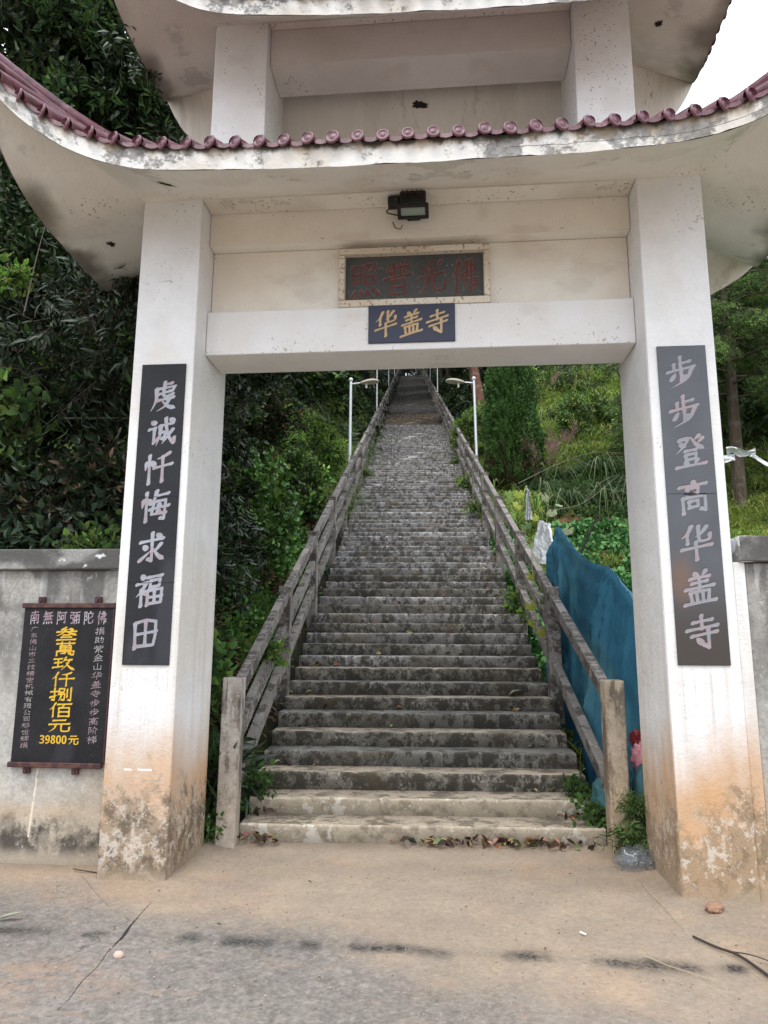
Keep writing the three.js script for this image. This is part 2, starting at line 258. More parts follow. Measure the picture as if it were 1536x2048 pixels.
function yard() {
  const xs = [], zs = [];
  for (const e of [-260, -90, -40, -20, -10, -6]) xs.push(e); for (let x = -4; x <= 4.001; x += 0.08) xs.push(x); for (const e of [6, 10, 20, 40, 90, 260]) xs.push(e);
  for (let z = -1.32; z <= 3.8; z += 0.08) zs.push(z); for (const e of [6, 10, 20, 45, 100, 280]) zs.push(e);
  const g = grid(xs.length - 1, zs.length - 1, (u, v) => {
    const x = xs[Math.round(u * (xs.length - 1))], z = zs[Math.round((1 - v) * (zs.length - 1))];
    let y = 0.012 * (fbm(x * 0.8, z * 0.8 + 9, 3) - 0.5);
    for (const px of [-2.05, 1.66]) { const dx = Math.max(0, Math.abs(x - px) - 0.24), dz = Math.max(0, Math.abs(z + 0.37) - 0.37); y += 0.035 * Math.exp(-(dx * dx + dz * dz) / 0.02) * fbm(x * 6, z * 6, 3); }
    y += 0.05 * Math.exp(-Math.pow((z + 1.08) / 0.1, 2)) * fbm(x * 2.5, 4, 3) * (Math.abs(x + 0.2) > 1.2 ? 1 : 0.4);
    y += 0.06 * ss(-0.45, -1.1, z) * ss(1.25, 1.5, x) + 0.08 * ss(-0.5, -1.1, z) * ss(-1.65, -1.9, x);
    if (x < -2.3) y += 0.03 * ss(0.1, -0.22, z);
    return [x, y, z];
  }, (u, v, p) => [p[0] + 4, p[2] + 1.2]);
  solo('ground', g, yardMat, 'concrete yard with tan dirt and black tyre scuffs in front of the gate', 'ground', null, 'structure');
}
yard();

// the hillside behind: dark leaf mould, moss and some bare red soil on the garden side
const soilTex = colourTex(1024, 1024, 4, 4, (x, y) => {
  const n = fbm(x * 2, y * 2, 5), m = fbm(x * 7 + 20, y * 7, 4), k = 0.75 + 0.6 * (vn(x * 60, y * 60) - 0.5);
  let c = mix3([0.045, 0.035, 0.022], [0.03, 0.042, 0.014], ss(0.42, 0.62, n));
  c = mix3(c, [0.12, 0.08, 0.045], ss(0.62, 0.75, m) * 0.7);
  return [c[0] * k, c[1] * k, c[2] * k];
});
const soilMat = std({ map: scaled(soilTex, 4, 4), vertexColors: true, roughness: 1 });
function hillside() {
  const ls = [], sv = [];
  for (const e of [-120, -80, -50, -35, -26, -20, -16]) ls.push(e); for (let l = -13; l < 13; l += 0.2) ls.push(l); for (const e of [13, 16, 20, 26, 35, 50, 80, 120]) ls.push(e);
  for (let s = -0.9; s < 20; s += 0.2) sv.push(s); for (let s = 20; s < 84; s += 1) sv.push(s); for (const e of [90, 100, 115, 135, 160, 200]) sv.push(e);
  const g = grid(ls.length - 1, sv.length - 1, (u, v) => { const l = ls[Math.round(u * (ls.length - 1))], s = sv[Math.round(v * (sv.length - 1))], p = W(l, s, s > 79 && Math.abs(l) < 1.5 ? 34.2 : landLS(l, s)); return [p.x, p.y, p.z]; }, (u, v, p) => [p[0], p[2]]);
  const p = g.attributes.position, c = new Float32Array(p.count * 3);
  for (let i = 0; i < p.count; i++) {
    const [l, s] = LS(p.getX(i), p.getZ(i)), soil = l > 1.9 && l < 5 && s > 3 && s < 11 ? ss(0.5, 0.62, fbm(l * 1.2 + 3, s * 1.6, 3)) : 0, gr = l > 1.5 ? ss(2, 5, s) * ss(26, 18, s) * (1 - soil) : 0;
    const q = mix3(mix3([1, 1, 1], [1.6, 2.4, 1.1], gr), [4.6, 3.0, 2.0], soil * 0.8); c.set(q, i * 3);
  }
  g.setAttribute('color', new THREE.BufferAttribute(c, 3));
  solo('hillside', g, soilMat, 'wooded hillside the long staircase climbs', 'hillside', null, 'structure');
}
hillside();

// ---------------------------------------------------------------- the staircase: every step a casting of its own, whitish cement blotched with black lichen
const riserTex = colourTex(2048, 1024, 4, 2, (x, y) => {
  const n = fbm(x * 1.7, y * 2.6, 5), m = rough(x * 15 + 4, y * 13 + 40, 7), f = vn(x * 90, y * 90), ff = fbm(x * 120, y * 110, 3), h = fbm(x * 6 + 9, y * 5, 4);
  const l = 0.20 + 0.10 * (n - 0.5) + 0.07 * (f - 0.5);
  let c = [l * 1.01, l * 0.985, l * 0.94];
  const lich = ss(0.43, 0.56, m * 0.6 + h * 0.22 + n * 0.18); c = mix3(c, [0.040, 0.037, 0.031], lich * 0.88);
  const pale = ss(0.56, 0.66, rough(x * 20 + 90, y * 14, 7) * 0.62 + fbm(x * 3 + 60, y * 4 + 8, 3) * 0.38); c = mix3(c, [0.40, 0.395, 0.385], pale * 0.8);
  const brown = ss(0.6, 0.75, fbm(x * 2.4 + 70, y * 3, 3)); c = mix3(c, [0.11, 0.088, 0.06], brown * 0.45);
  return c;
});
const footTex = colourTex(1024, 256, 4, 1, (x, y) => {         // the lowest risers are caked with tan dust
  const n = fbm(x * 2 + 7, y * 3, 5), f = fbm(x * 90, y * 90, 3), l = 0.30 + 0.12 * (n - 0.5) + 0.12 * (f - 0.5);
  let c = [l * 1.08, l * 0.92, l * 0.70]; c = mix3(c, [0.13, 0.105, 0.075], ss(0.5, 0.66, fbm(x * 15 + 8, y * 15, 5) * 0.6 + n * 0.4 + 0.25 * (f - 0.5)) * 0.65);
  return mix3(c, [0.48, 0.45, 0.40], ss(0.57, 0.66, fbm(x * 22 + 50, y * 18, 5) * 0.6 + 0.4 * fbm(x * 2 + 20, 3, 3) + 0.2 * (f - 0.5)) * 0.8);
});
const treadTex = colourTex(1024, 512, 6, 3, (x, y) => {
  const n = fbm(x * 2.5 + 9, y * 3, 5), f = vn(x * 60, y * 70), l = 0.24 + 0.16 * (n - 0.5) + 0.08 * (f - 0.5);
  let c = [l, l * 0.98, l * 0.94];
  c = mix3(c, [0.06, 0.058, 0.05], ss(0.48, 0.62, rough(x * 6 + 3, y * 8 + 8, 7)) * 0.8);
  return c;
});
const riserBump = greyTex(1024, 512, 3, 1.5, (x, y) => 0.4 + 0.4 * fbm(x * 14, y * 14, 5) + 0.25 * vn(x * 90, y * 90));
const stepMats = [];
for (let k = 0; k < 8; k++) {                          // dusty tan at the bottom, grey higher up; the darkest tint paints tree shade
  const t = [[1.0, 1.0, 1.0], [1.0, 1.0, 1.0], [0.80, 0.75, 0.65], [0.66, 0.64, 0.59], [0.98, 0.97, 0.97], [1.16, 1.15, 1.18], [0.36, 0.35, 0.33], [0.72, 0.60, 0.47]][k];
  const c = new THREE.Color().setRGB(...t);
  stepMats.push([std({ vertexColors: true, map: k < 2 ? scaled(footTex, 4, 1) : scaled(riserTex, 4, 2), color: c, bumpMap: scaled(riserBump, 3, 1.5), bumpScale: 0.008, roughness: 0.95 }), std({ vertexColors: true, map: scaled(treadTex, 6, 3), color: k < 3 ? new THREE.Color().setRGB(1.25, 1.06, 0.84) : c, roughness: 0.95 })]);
}
function stepGeometry(seed, half, nx) {                  // origin at the foot of the riser's middle; x across, y up, -z uphill
  const prof = [[0, -0.03], [0, 0.03], [0.002, 0.09], [0.0, 0.118], [-0.004, 0.131], [-0.016, 0.1375], [-0.05, 0.1385], [-0.36, 0.139]];
  const build = (rows, flat) => {
    const pos = [], uv = [], idx = [], col = [], n = rows.length;
    for (let i = 0; i <= nx; i++) {
      const x = lerp(-half, half, i / nx);
      rows.forEach(([z, y], k) => {
        const e = (fbm(x * 3.3 + seed * 7.1, seed * 2.3 + 1, 3) - 0.5), chip = Math.max(0, vn(x * 19 + seed * 3, seed) - 0.76) * 0.11;
        const edge = prof.indexOf(rows[k]) >= 2 && prof.indexOf(rows[k]) <= 6 ? 1 : 0;
        pos.push(x, y + 0.005 * e * (y > 0.1 ? 1 : 0) - chip * edge * 0.6, z + 0.011 * e * (z > -0.2 ? 1 : 0) - chip * edge);
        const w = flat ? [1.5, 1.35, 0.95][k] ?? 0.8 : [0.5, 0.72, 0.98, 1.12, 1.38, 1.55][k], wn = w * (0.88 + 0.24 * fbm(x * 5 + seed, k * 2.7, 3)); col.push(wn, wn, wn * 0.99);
        flat ? uv.push(x + 1.5 + 6 * (seed % 7) + (seed * 0.37 % 1) * 3, 0.1 - z + 3 * (seed % 5) + (seed * 0.61 % 1) * 2.3) : uv.push(x + 1.45 + 4 * (seed % 6) + (seed * 0.37 % 1) * 1.08, 0.06 + y + 2 * (seed % 5) + (seed * 0.73 % 1) * 1.75);
      });
    }
    for (let i = 0; i < nx; i++) for (let k = 0; k + 1 < n; k++) { const a = i * n + k, b = a + n; idx.push(a, b, a + 1, a + 1, b, b + 1); }
    const g = new THREE.BufferGeometry(); g.setAttribute('position', new THREE.Float32BufferAttribute(pos, 3)); g.setAttribute('uv', new THREE.Float32BufferAttribute(uv, 2)); g.setIndex(idx); g.setAttribute('color', new THREE.Float32BufferAttribute(col, 3)); g.computeVertexNormals(); return g.toNonIndexed();
  };
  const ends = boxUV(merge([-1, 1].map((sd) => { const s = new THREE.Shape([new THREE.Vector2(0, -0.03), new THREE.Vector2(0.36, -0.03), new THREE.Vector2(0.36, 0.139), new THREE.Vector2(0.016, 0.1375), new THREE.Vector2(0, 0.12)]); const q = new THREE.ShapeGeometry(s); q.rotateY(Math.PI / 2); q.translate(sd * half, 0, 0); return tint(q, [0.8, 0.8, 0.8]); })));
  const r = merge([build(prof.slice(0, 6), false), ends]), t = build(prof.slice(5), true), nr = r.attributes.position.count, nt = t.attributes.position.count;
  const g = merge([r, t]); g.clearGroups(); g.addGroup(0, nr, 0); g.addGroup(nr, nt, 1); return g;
}
const stairs = thing('staircase', 'long straight flight of weathered concrete steps climbing the hill behind the gate', 'staircase', [STAIR.x, 0, STAIR.z], STAIR.phi);
{
  const near = [], far = []; for (let k = 0; k < 16; k++) { near.push(stepGeometry(k + 1, STAIR.half + 0.004 * (k % 4), 70)); far.push(stepGeometry(k + 31, STAIR.half + 0.004 * (k % 4), 12)); }
  for (let k = 0; k < STAIR.steps; k++) {
    const m = stepMats[k > 100 ? 6 : k > 84 ? 7 : k < 2 ? 0 : k < 2 ? 1 : k < 9 ? 2 + (k % 2) : k < 20 ? 3 + (k % 2) : 4 + (k * 7 % 3 > 0 ? 1 : 0)];  // topmost steps get the darkest tint, shade under the trees put into colour
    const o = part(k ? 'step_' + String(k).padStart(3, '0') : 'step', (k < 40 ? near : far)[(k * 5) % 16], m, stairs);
    const q = k * 2.399; o.position.set(0.006 * Math.sin(q * 3.1), k * STAIR.rise + 0.004 * Math.sin(q * 1.7), -k * STAIR.run + 0.006 * Math.sin(q * 2.3)); o.rotation.set(0, 0.002 * Math.sin(q * 5.1), 0.0022 * Math.sin(q));
  }
  const fill = new THREE.Shape([new THREE.Vector2(0.03, -0.2), new THREE.Vector2(0.05, -0.02), new THREE.Vector2(79, 34.1), new THREE.Vector2(81, 34.1), new THREE.Vector2(81, 30)]);
  const b = new THREE.ExtrudeGeometry(fill, { depth: 2.76, bevelEnabled: false }); b.translate(0, -0.12, -1.38); b.rotateY(Math.PI / 2); part('stair_base', tint(boxUV(b.index ? b.toNonIndexed() : b), [0.7, 0.7, 0.7]), stepMats[3][0], stairs);
}

// ---------------------------------------------------------------- railings: concrete posts with three sloping rails
const railTex = colourTex(1024, 1024, 2, 2, (x, y) => {
  const n = fbm(x * 3, y * 3, 5), m = rough(x * 5 + 60, y * 5 + 5, 7), f = fbm(x * 60, y * 60, 3), l = 0.21 + 0.16 * (n - 0.5) + 0.07 * (f - 0.5);
  let c = [l * 1.16, l * 1.05, l * 0.95];
  c = mix3(c, [0.05, 0.041, 0.034], ss(0.47, 0.62, m) * 0.8);
  c = mix3(c, [0.40, 0.38, 0.35], ss(0.63, 0.74, fbm(x * 22, y * 22 + 33, 4)) * 0.5);
  return c;
});
const postTex = colourTex(512, 1024, 0.7, 1.4, (x, y) => {       // the newels at the foot: paler, rubbed, tan towards the ground
  const n = fbm(x * 4 + 8, y * 3, 5), f = vn(x * 110, y * 110), l = 0.40 + 0.2 * (n - 0.5) + 0.06 * (f - 0.5);
  let c = mix3([l * 1.02, l * 0.95, l * 0.85], [l * 1.08, l * 0.92, l * 0.74], ss(0.9, 0.2, y));
  c = mix3(c, [0.12, 0.09, 0.075], ss(0.42, 0.6, fbm(x * 9 + 2, y * 1.5 + 20, 4) * 0.6 + 0.4 * rough(x * 16, y * 8, 6)) * ss(0.1, 0.5, y) * ss(1.3, 1.05, y) * 0.85); c = c.map((q) => q * (0.7 + 0.6 * rough(x * 14, y * 14 + 9, 6)));
  c = mix3(c, [0.05, 0.045, 0.04], ss(0.56, 0.68, fbm(x * 30, y * 4 + 5, 3)) * ss(0.8, 1.2, y) * 0.7);
  if (vn(x * 75, y * 75) > 0.94) c = [0.5, 0.48, 0.44];
  return c;
});
const railBump = greyTex(512, 512, 1, 1, (x, y) => 0.5 + 0.35 * (fbm(x * 16, y * 16, 4) - 0.5) + 0.2 * vn(x * 80, y * 80));
const railMat = std({ map: scaled(railTex, 2, 2), bumpMap: scaled(railBump, 1, 1), bumpScale: 0.006, roughness: 0.95 });
const newelMat = std({ map: scaled(postTex, 0.7, 1.4), bumpMap: scaled(railBump, 1, 1), bumpScale: 0.006, roughness: 0.93 });
const newelTan = newelMat.clone(); newelTan.color = new THREE.Color().setRGB(0.98, 0.88, 0.74);
function railing(side, label, missing) {
  const t = thing('stair_railing', label, 'railing', [STAIR.x, 0, STAIR.z], STAIR.phi);
  const posts = [0, 1, 2, 3].map((k) => { const g = bx(-0.072, 0.072, -0.25, 1.225, -0.068, 0.068, 0.01); const uv = g.attributes.uv; for (let i = 0; i < uv.count; i++) uv.setXY(i, uv.getX(i) + k * 0.41, uv.getY(i) + k * 0.23); return g; });
  const newel = bx(-0.078, 0.078, -0.15, 1.262, -0.075, 0.075, 0.014); { const uv = newel.attributes.uv; for (let i = 0; i < uv.count; i++) uv.setX(i, uv.getX(i) + (side > 0 ? 0.33 : 0.1)); }
  const sp = 2.24, s0 = -0.10, L = Math.hypot(sp, sp * SLOPE), ang = Math.atan(SLOPE);
  const rails = [0, 1, 2, 3].map((k) => { const g = bx(-0.043, 0.043, -0.057, 0.057, -L / 2, L / 2, 0.008); const uv = g.attributes.uv; for (let i = 0; i < uv.count; i++) uv.setXY(i, uv.getX(i) + k * 0.7, uv.getY(i) + k * 0.31); return g; });
  const r = rng(side > 0 ? 5 : 6);
  for (let i = 0; i < 35; i++) {
    const s = s0 + sp * i, x = side * (1.493 + (r() - 0.5) * 0.012);
    const p = part(i ? 'post_' + String(i).padStart(3, '0') : 'newel_post', i ? posts[i % 4] : newel, i ? railMat : side > 0 ? newelTan : newelMat, t); p.position.set(x, i ? SLOPE * s : 0, -s); p.rotation.set((r() - 0.5) * 0.02, (r() - 0.5) * 0.04, (r() - 0.5) * 0.02);
    if (i === 34) break;
    for (const [k, drop] of [[0, 0.10], [1, 0.47], [2, 0.85]]) {
      if (k === 1 && missing.includes(i)) continue;
      const first = !i && k === 0 ? 0.0 : 0, q = part('rail', rails[(i + k) % 4], railMat, t);
      q.position.set(side * (1.493 + 0.003 * k), SLOPE * (s + sp / 2) + 1.225 - drop + first, -(s + sp / 2)); q.rotation.set(ang + (r() - 0.5) * 0.008, 0, (r() - 0.5) * 0.03);
    }
  }
}
railing(-1, 'grey weathered concrete railing between the steps and the dark thicket', []);
railing(1, 'grey weathered concrete railing on the blue tarpaulin side of the steps', [0]);
// ---------------------------------------------------------------- plaster of the gate
const plasterBump = greyTex(1024, 1024, 2, 2, (x, y) => 0.45 + 0.8 * (fbm(x * 4, y * 6, 6) - 0.5) + 0.10 * vn(x * 60, y * 60) + 0.1 * vn(x * 130, y * 130));
const bumpP = { bumpMap: scaled(plasterBump, 2, 2), bumpScale: 0.011 };
const specks = (x, y, t) => ss(t, t + 0.03, fbm(x * 60 + 7, y * 60 + 3, 2) * 0.72 + 0.28 * vn(x * 3.1 + 40, y * 3.1));
// columns: u runs round the shaft, v is height; rust-coloured splash above a grey blotched foot
function shaftTex(seed, rustTop, dripX0, dripX1, dripTop) {
  return colourTex(768, 1664, 2.5, 5.2, (u, v) => {
    const x = u - 0.05, y = v - 0.2, a = fbm(x * 1.5 + seed, y * 1.2 + seed, 4), b = fbm(x * 8 + seed * 3, y * 8, 5), f = vn(x * 140 + seed, y * 140);
    let c = mix3([0.775, 0.775, 0.775], [0.725, 0.70, 0.655], ss(0.45, 0.8, a)); const k = 1 + 0.05 * (f - 0.5) + 0.07 * (b - 0.5); c = c.map((q) => q * k);
    const streak = fbm(x * 22 + seed * 5, y * 0.8 + seed, 4);
    c = mix3(c, [0.50, 0.41, 0.31], ss(0.56, 0.74, streak) * 0.24 * ss(3.4, 1.2, y)); c = c.map((q) => q * (0.93 + 0.14 * rough(x * 5 + seed, y * 4, 6)));
    if (x > dripX0 && x < dripX1) c = mix3(c, [0.36, 0.31, 0.24], ss(0.56, 0.68, fbm(x * 42 + seed * 2, y * 0.5, 3)) * 0.32 * ss(dripTop, dripTop - 0.05, y) * ss(dripTop - 0.75, dripTop - 0.1, y));
    const wob = (fbm(x * 2.2 + seed, 3.3, 4) - 0.5) * 0.5 + (fbm(x * 12, y * 4 + seed, 4) - 0.5) * 0.28;
    const rust = ss(rustTop + 0.16, rustTop - 0.42, y + wob * 0.7) * (0.75 + 0.5 * fbm(x * 5 + seed, y * 0.9, 4)); c = mix3(c, mix3([0.60, 0.325, 0.145], [0.50, 0.345, 0.21], b), clamp(rust * 0.9));
    const grime = ss(0.64, 0.34, y + wob * 0.6 + 0.55 * (rough(x * 16 + seed, y * 14, 6) - 0.5));
    const fine = fbm(x * 130 + seed, y * 130, 3) - 0.5, patch = fbm(x * 4 + seed, y * 5 + seed * 2, 3) - 0.5, flake = (seed === 8 ? 0.75 : 0.7) * ss(seed === 8 ? 0.58 : 0.53, seed === 8 ? 0.66 : 0.62, rough(x * 26 + seed * 9, y * 22, 7) + 0.35 * patch), black = (seed === 8 ? 0.6 : 1) * ss(0.47, 0.64, rough(x * 13 + 44 + seed, y * 11, 7) - 0.25 * patch - (seed === 8 ? 0.05 : -0.03));
    let d = mix3(seed === 8 ? [0.33, 0.235, 0.145] : [0.30, 0.235, 0.165], [0.07, 0.057, 0.038], black * 0.82); d = mix3(d, [0.66, 0.62, 0.56], flake * 0.85 * ss(0.02, 0.16, y)); d = mix3(d, [0.32, 0.27, 0.2], ss(0.12, 0.0, y) * 0.7);
    c = mix3(c, d, grime * (0.75 + 0.25 * b));
    if (specks(x + seed, y, 0.80) > 0.5 && y > 1.2) c = mix3(c, [0.35, 0.28, 0.2], 0.55);
    const crack = Math.abs(x - 0.47 - 0.01 * (fbm(y * 3, seed, 3) - 0.5)); if (crack < 0.0025 && y > 0.9) c = mix3(c, [0.4, 0.36, 0.3], 0.6);
    if (seed === 3 && Math.abs(y - 0.70) < 0.006 && x > 0.05 && x < 0.33 && vn(x * 18, 4) > 0.3) c = [0.8, 0.79, 0.77];
    return c;
  });
}
const shaftMats = [std({ map: scaled(shaftTex(3, 0.95, 0.06, 0.42, 1.38), 2.5, 5.2), ...bumpP, roughness: 0.88 }), std({ map: scaled(shaftTex(8, 1.0, 0.05, 0.42, 1.4), 2.5, 5.2), ...bumpP, roughness: 0.88 })];
const wallPaint = (base, dark, seed, sp) => colourTex(1024, 512, 4, 2, (x, y) => {
  const a = fbm(x * 1.3 + seed, y * 1.6 + seed, 4), b = fbm(x * 9 + seed, y * 9, 5), f = vn(x * 130, y * 130), k = 1 + 0.05 * (f - 0.5) + 0.08 * (b - 0.5);
  let c = mix3(base, dark, ss(0.4, 0.8, a)).map((q) => q * k);
  c = mix3(c, [0.42, 0.33, 0.24], ss(0.62, 0.8, fbm(x * 3 + 50 + seed, y * 5, 5)) * 0.2);
  return specks(x + seed, y, sp) > 0.5 ? mix3(c, [0.22, 0.15, 0.1], 0.7) : c;
});
const lintelMat = std({ map: scaled(wallPaint([0.82, 0.82, 0.82], [0.77, 0.75, 0.72], 12, 0.80), 4, 2), ...bumpP, roughness: 0.88 });
const beamMat = std({ map: scaled(wallPaint([0.84, 0.81, 0.74], [0.79, 0.72, 0.625], 21, 0.775), 4, 2), ...bumpP, roughness: 0.9 });
const soffitTex = colourTex(1024, 1024, 4, 4, (x, y) => {
  const a = fbm(x * 1.1 + 5, y * 1.1 + 9, 4), b = fbm(x * 6 + 2, y * 6, 5), f = vn(x * 120, y * 120), k = 1 + 0.06 * (f - 0.5) + 0.1 * (b - 0.5);
  let c = mix3([0.79, 0.76, 0.69], [0.70, 0.645, 0.56], ss(0.4, 0.72, a)).map((q) => q * k);
  c = mix3(c, [0.34, 0.25, 0.155], ss(0.60, 0.72, fbm(x * 2 + 31, y * 2 + 4, 6) + 0.25 * (rough(x * 14, y * 14, 6) - 0.5)) * 0.14);
  c = mix3(c, [0.10, 0.085, 0.07], ss(0.68, 0.76, fbm(x * 3 + 77, y * 3 + 61, 6) + 0.35 * (rough(x * 16, y * 16, 6) - 0.5)) * 0.22);
  return specks(x, y, 0.80) > 0.5 ? mix3(c, [0.2, 0.14, 0.1], 0.7) : c;
});
const soffitMat = std({ map: scaled(soffitTex, 4, 4), ...bumpP, vertexColors: true, roughness: 0.92 });
const soffitPlain = std({ map: scaled(soffitTex, 4, 4), ...bumpP, roughness: 0.92 });
const upperMat = std({ map: scaled(wallPaint([0.72, 0.68, 0.645], [0.64, 0.59, 0.55], 33, 0.80), 4, 2), ...bumpP, roughness: 0.92 });
// the eaves band: white once, black mould hanging from under the tiles, worst towards the right
const bandTex = colourTex(2048, 128, 8, 0.2, (x, y) => {
  const b = fbm(x * 9, y * 9, 5), f = vn(x * 120, y * 120), k = 1 + 0.1 * (b - 0.5) + 0.06 * (f - 0.5), h = y / 0.2;
  let c = mix3([0.78, 0.765, 0.73], [0.66, 0.62, 0.55], ss(0.4, 0.7, fbm(x * 3, y * 5, 4))).map((q) => q * k);
  const worse = 0.0 + 0.11 * ss(4.1, 6.2, x), st = fbm(x * 7 + 3, y * 4 + 2, 5) * 0.6 + fbm(x * 1.7 + 8, 2.2, 3) * 0.4;
  const mould = ss(0.52, 0.64, st + worse + (h - 0.62) * 0.12 + 0.42 * (rough(x * 22, y * 22, 6) - 0.5)); c = mix3(c, [0.115, 0.11, 0.105], mould * (0.55 + 0.4 * fbm(x * 40, y * 40, 3)));
  c = mix3(c, [0.30, 0.20, 0.10], ss(0.55, 0.95, h + (fbm(x * 11, 3, 4) - 0.5) * 0.9) * 0.55);
  c = mix3(c, [0.06, 0.05, 0.04], ss(0.74, 0.96, h + (fbm(x * 15, 9, 4) - 0.5) * 0.7) * 0.9);
  const cr = Math.abs(y - 0.055 - 0.05 * fbm(x * 4, 8, 4)); if (x > 4.3 && x < 6.9 && cr < 0.0022) c = [0.08, 0.07, 0.06];
  return c;
});
const bandMat = std({ map: scaled(bandTex, 8, 0.2), ...bumpP, roughness: 0.92 });
const glazeTex = colourTex(512, 512, 1, 1, (x, y) => { const n = fbm(x * 12, y * 12, 5), k = 0.8 + 0.5 * (n - 0.5) + 0.2 * vn(x * 50, y * 50); return mix3(mix3([0.150 * k, 0.040 * k, 0.062 * k], [0.32, 0.21, 0.22], ss(0.52, 0.7, rough(x * 14 + 9, y * 14, 6)) * 0.4), [0.03, 0.022, 0.02], ss(0.56, 0.7, rough(x * 9 + 40, y * 9, 6)) * 0.6); });
const glazeMat = new THREE.MeshPhysicalMaterial({ map: glazeTex, roughness: 0.42, clearcoat: 0.35, clearcoatRoughness: 0.35 });

// ---------------------------------------------------------------- one hipped roof with upswept corners
// spec: centre x, inner rectangle (half x, z front, z back, height), eaves (half x, z front, z back, height), how far corners push out and rise
function hippedRoof(parent, name, q) {
  const root = new THREE.Group(); root.name = name; parent.add(root);
  const sweep = (a, k = q.flat) => Math.pow(Math.max(0, (Math.abs(a) - k) / (1 - k)), q.pow);
  const corner = (sx, front) => V(q.cx + sx * (front ? q.tipFront.x : q.tipBack.x), front ? q.tipFront.y : q.tipBack.y, front ? q.tipFront.z : q.tipBack.z);
  // eaves line under the slab and the line on the wall it is ruled from; side: 0 front, 1 right, 2 back, 3 left; t from -1 to 1
  const eave = (side, t) => { const p = eave0(side, t); p.y -= (q.tilt ?? 0) * (p.x - q.cx); return p; };
  const eave0 = (side, t) => {
    if (side === 0 || side === 2) { const f = side === 0, c = corner(t < 0 ? -1 : 1, f), s = f ? sweep(t) : Math.pow(sweep(t), q.backPow ?? 1); return V(q.cx + t * Math.abs(c.x - q.cx), lerp(f ? q.y : q.yBack ?? q.y, c.y, s), lerp(f ? q.zFront : q.zBack, c.z, Math.pow(Math.abs(t), 2.6))); }
    const sx = side === 1 ? 1 : -1, m = (q.tipFront.z + q.tipBack.z) / 2, h = (q.tipFront.z - q.tipBack.z) / 2, c = corner(sx, t > 0), s = sweep(t, 0.05);
    return V(lerp(q.cx + sx * q.sideX, c.x, Math.pow(Math.abs(t), 2.2)), lerp(q.sideY, c.y, s), m + t * h);
  };
  const inner = (side, t, y) => side === 0 || side === 2 ? V(q.cx + t * q.inX, y, side === 0 ? q.inFront : q.inBack) : V(q.cx + (side === 1 ? 1 : -1) * q.inX, y, lerp(q.inBack, q.inFront, (t + 1) / 2));
  const top = (side, t, y) => { const p = inner(side, t, y); p.x = q.cx + (p.x - q.cx) * q.topScale; p.z = lerp((q.inFront + q.inBack) / 2, p.z, q.topScale); return p; };
  const N = 56, T = q.thick, sag = q.sag;
  const under = (side, t, v) => { const a = eave(side, t), b = inner(side, t, q.inY), p = a.clone().lerp(b, v); p.y -= q.belly * Math.sin(v * Math.PI) * (1 - Math.abs(t) * 0.3); return p; };
  const above = (side, t, v) => { const a = eave(side, t); a.y += T; const b = top(side, t, q.topY), p = a.clone().lerp(b, v); p.y -= sag * Math.sin(v * Math.PI) * (1 + 0.5 * Math.pow(Math.abs(t), 5)); return p; };
  const soff = [], bands = [], decks = [];
  let run = 0;
  for (let side = 0; side < 4; side++) {
    const g = grid(N, 12, (u, v) => under(side, u * 2 - 1, v).toArray(), (u, v, p) => (side % 2 ? [p[2] * 1.0 + 2.1 + side, Math.abs(p[0] - q.cx) + q.seed] : [p[0] + 4, p[2] + 1.5 + q.seed]));
    const col = new Float32Array(g.attributes.position.count * 3), P = g.attributes.position;       // stains kept to the outer rim, moss on the sheltered side edges
    for (let j = 0, i = 0; j <= 12; j++) for (let k = 0; k <= N; k++, i++) {
      const v = j / 12, x = P.getX(i), z = P.getZ(i), n = fbm(x * 4 + side * 9, z * 4, 4), st = (side % 2 ? ss(0.24, 0.0, v + (n - 0.5) * 0.45) : 0) * ss(0.3, 0.6, fbm(z * 1.7 + 3 + q.seed, 4.2 + side, 3));
      const e = mix3([1, 1, 1], [0.22, 0.2, 0.17], st * 0.9); col.set(e, i * 3);
    }
    g.setAttribute('color', new THREE.BufferAttribute(col, 3)); soff.push(g);
    const len = side % 2 ? 2.8 : 2 * q.tipFront.x, r0 = run; run += len;
    bands.push(grid(N * 2, 5, (u, v) => { const t = u * 2 - 1, a = eave(side, t); const out = side === 0 ? [0, 1] : side === 2 ? [0, -1] : side === 1 ? [1, 0] : [-1, 0]; const e = 0.012 * (fbm(a.x * 7 + a.z * 7, side + v, 3) - 0.5) * (v < 0.1 || v > 0.9 ? 2 : 0.6); a.y += T * v + e; a.x += out[0] * (0.004 + 0.012 * v); a.z += out[1] * (0.004 + 0.012 * v); return a.toArray(); }, (u, v) => [side === 0 ? 0.8 + u * len : r0 + u * len, 0.006 + v * 0.188]));
    decks.push(grid(N, 8, (u, v) => { const p = above(side, u * 2 - 1, v); p.y -= 0.004; return p.toArray(); }, (u, v, p) => [p[0], p[2]]));
  }
  ['front_soffit', 'side_soffit', 'rear_soffit', 'side_soffit'].forEach((n, i) => part(n, soff[i], soffitMat, root));
  ['front_fascia', 'side_fascia', 'rear_fascia', 'side_fascia'].forEach((n, i) => part(n, bands[i], bandMat, root));
  part('roof_deck', merge([...decks, grid(4, 4, (u, v) => { const a = top(2, u * 2 - 1, q.topY - 0.01), b = top(0, u * 2 - 1, q.topY - 0.01); return a.lerp(b, v).toArray(); })]), std({ color: new THREE.Color().setRGB(0.09, 0.06, 0.06) }), root);
  // tiles: round cover tiles with stamped ends, and the dished tiles between them
  const r = rng(q.seed * 100 + 1);
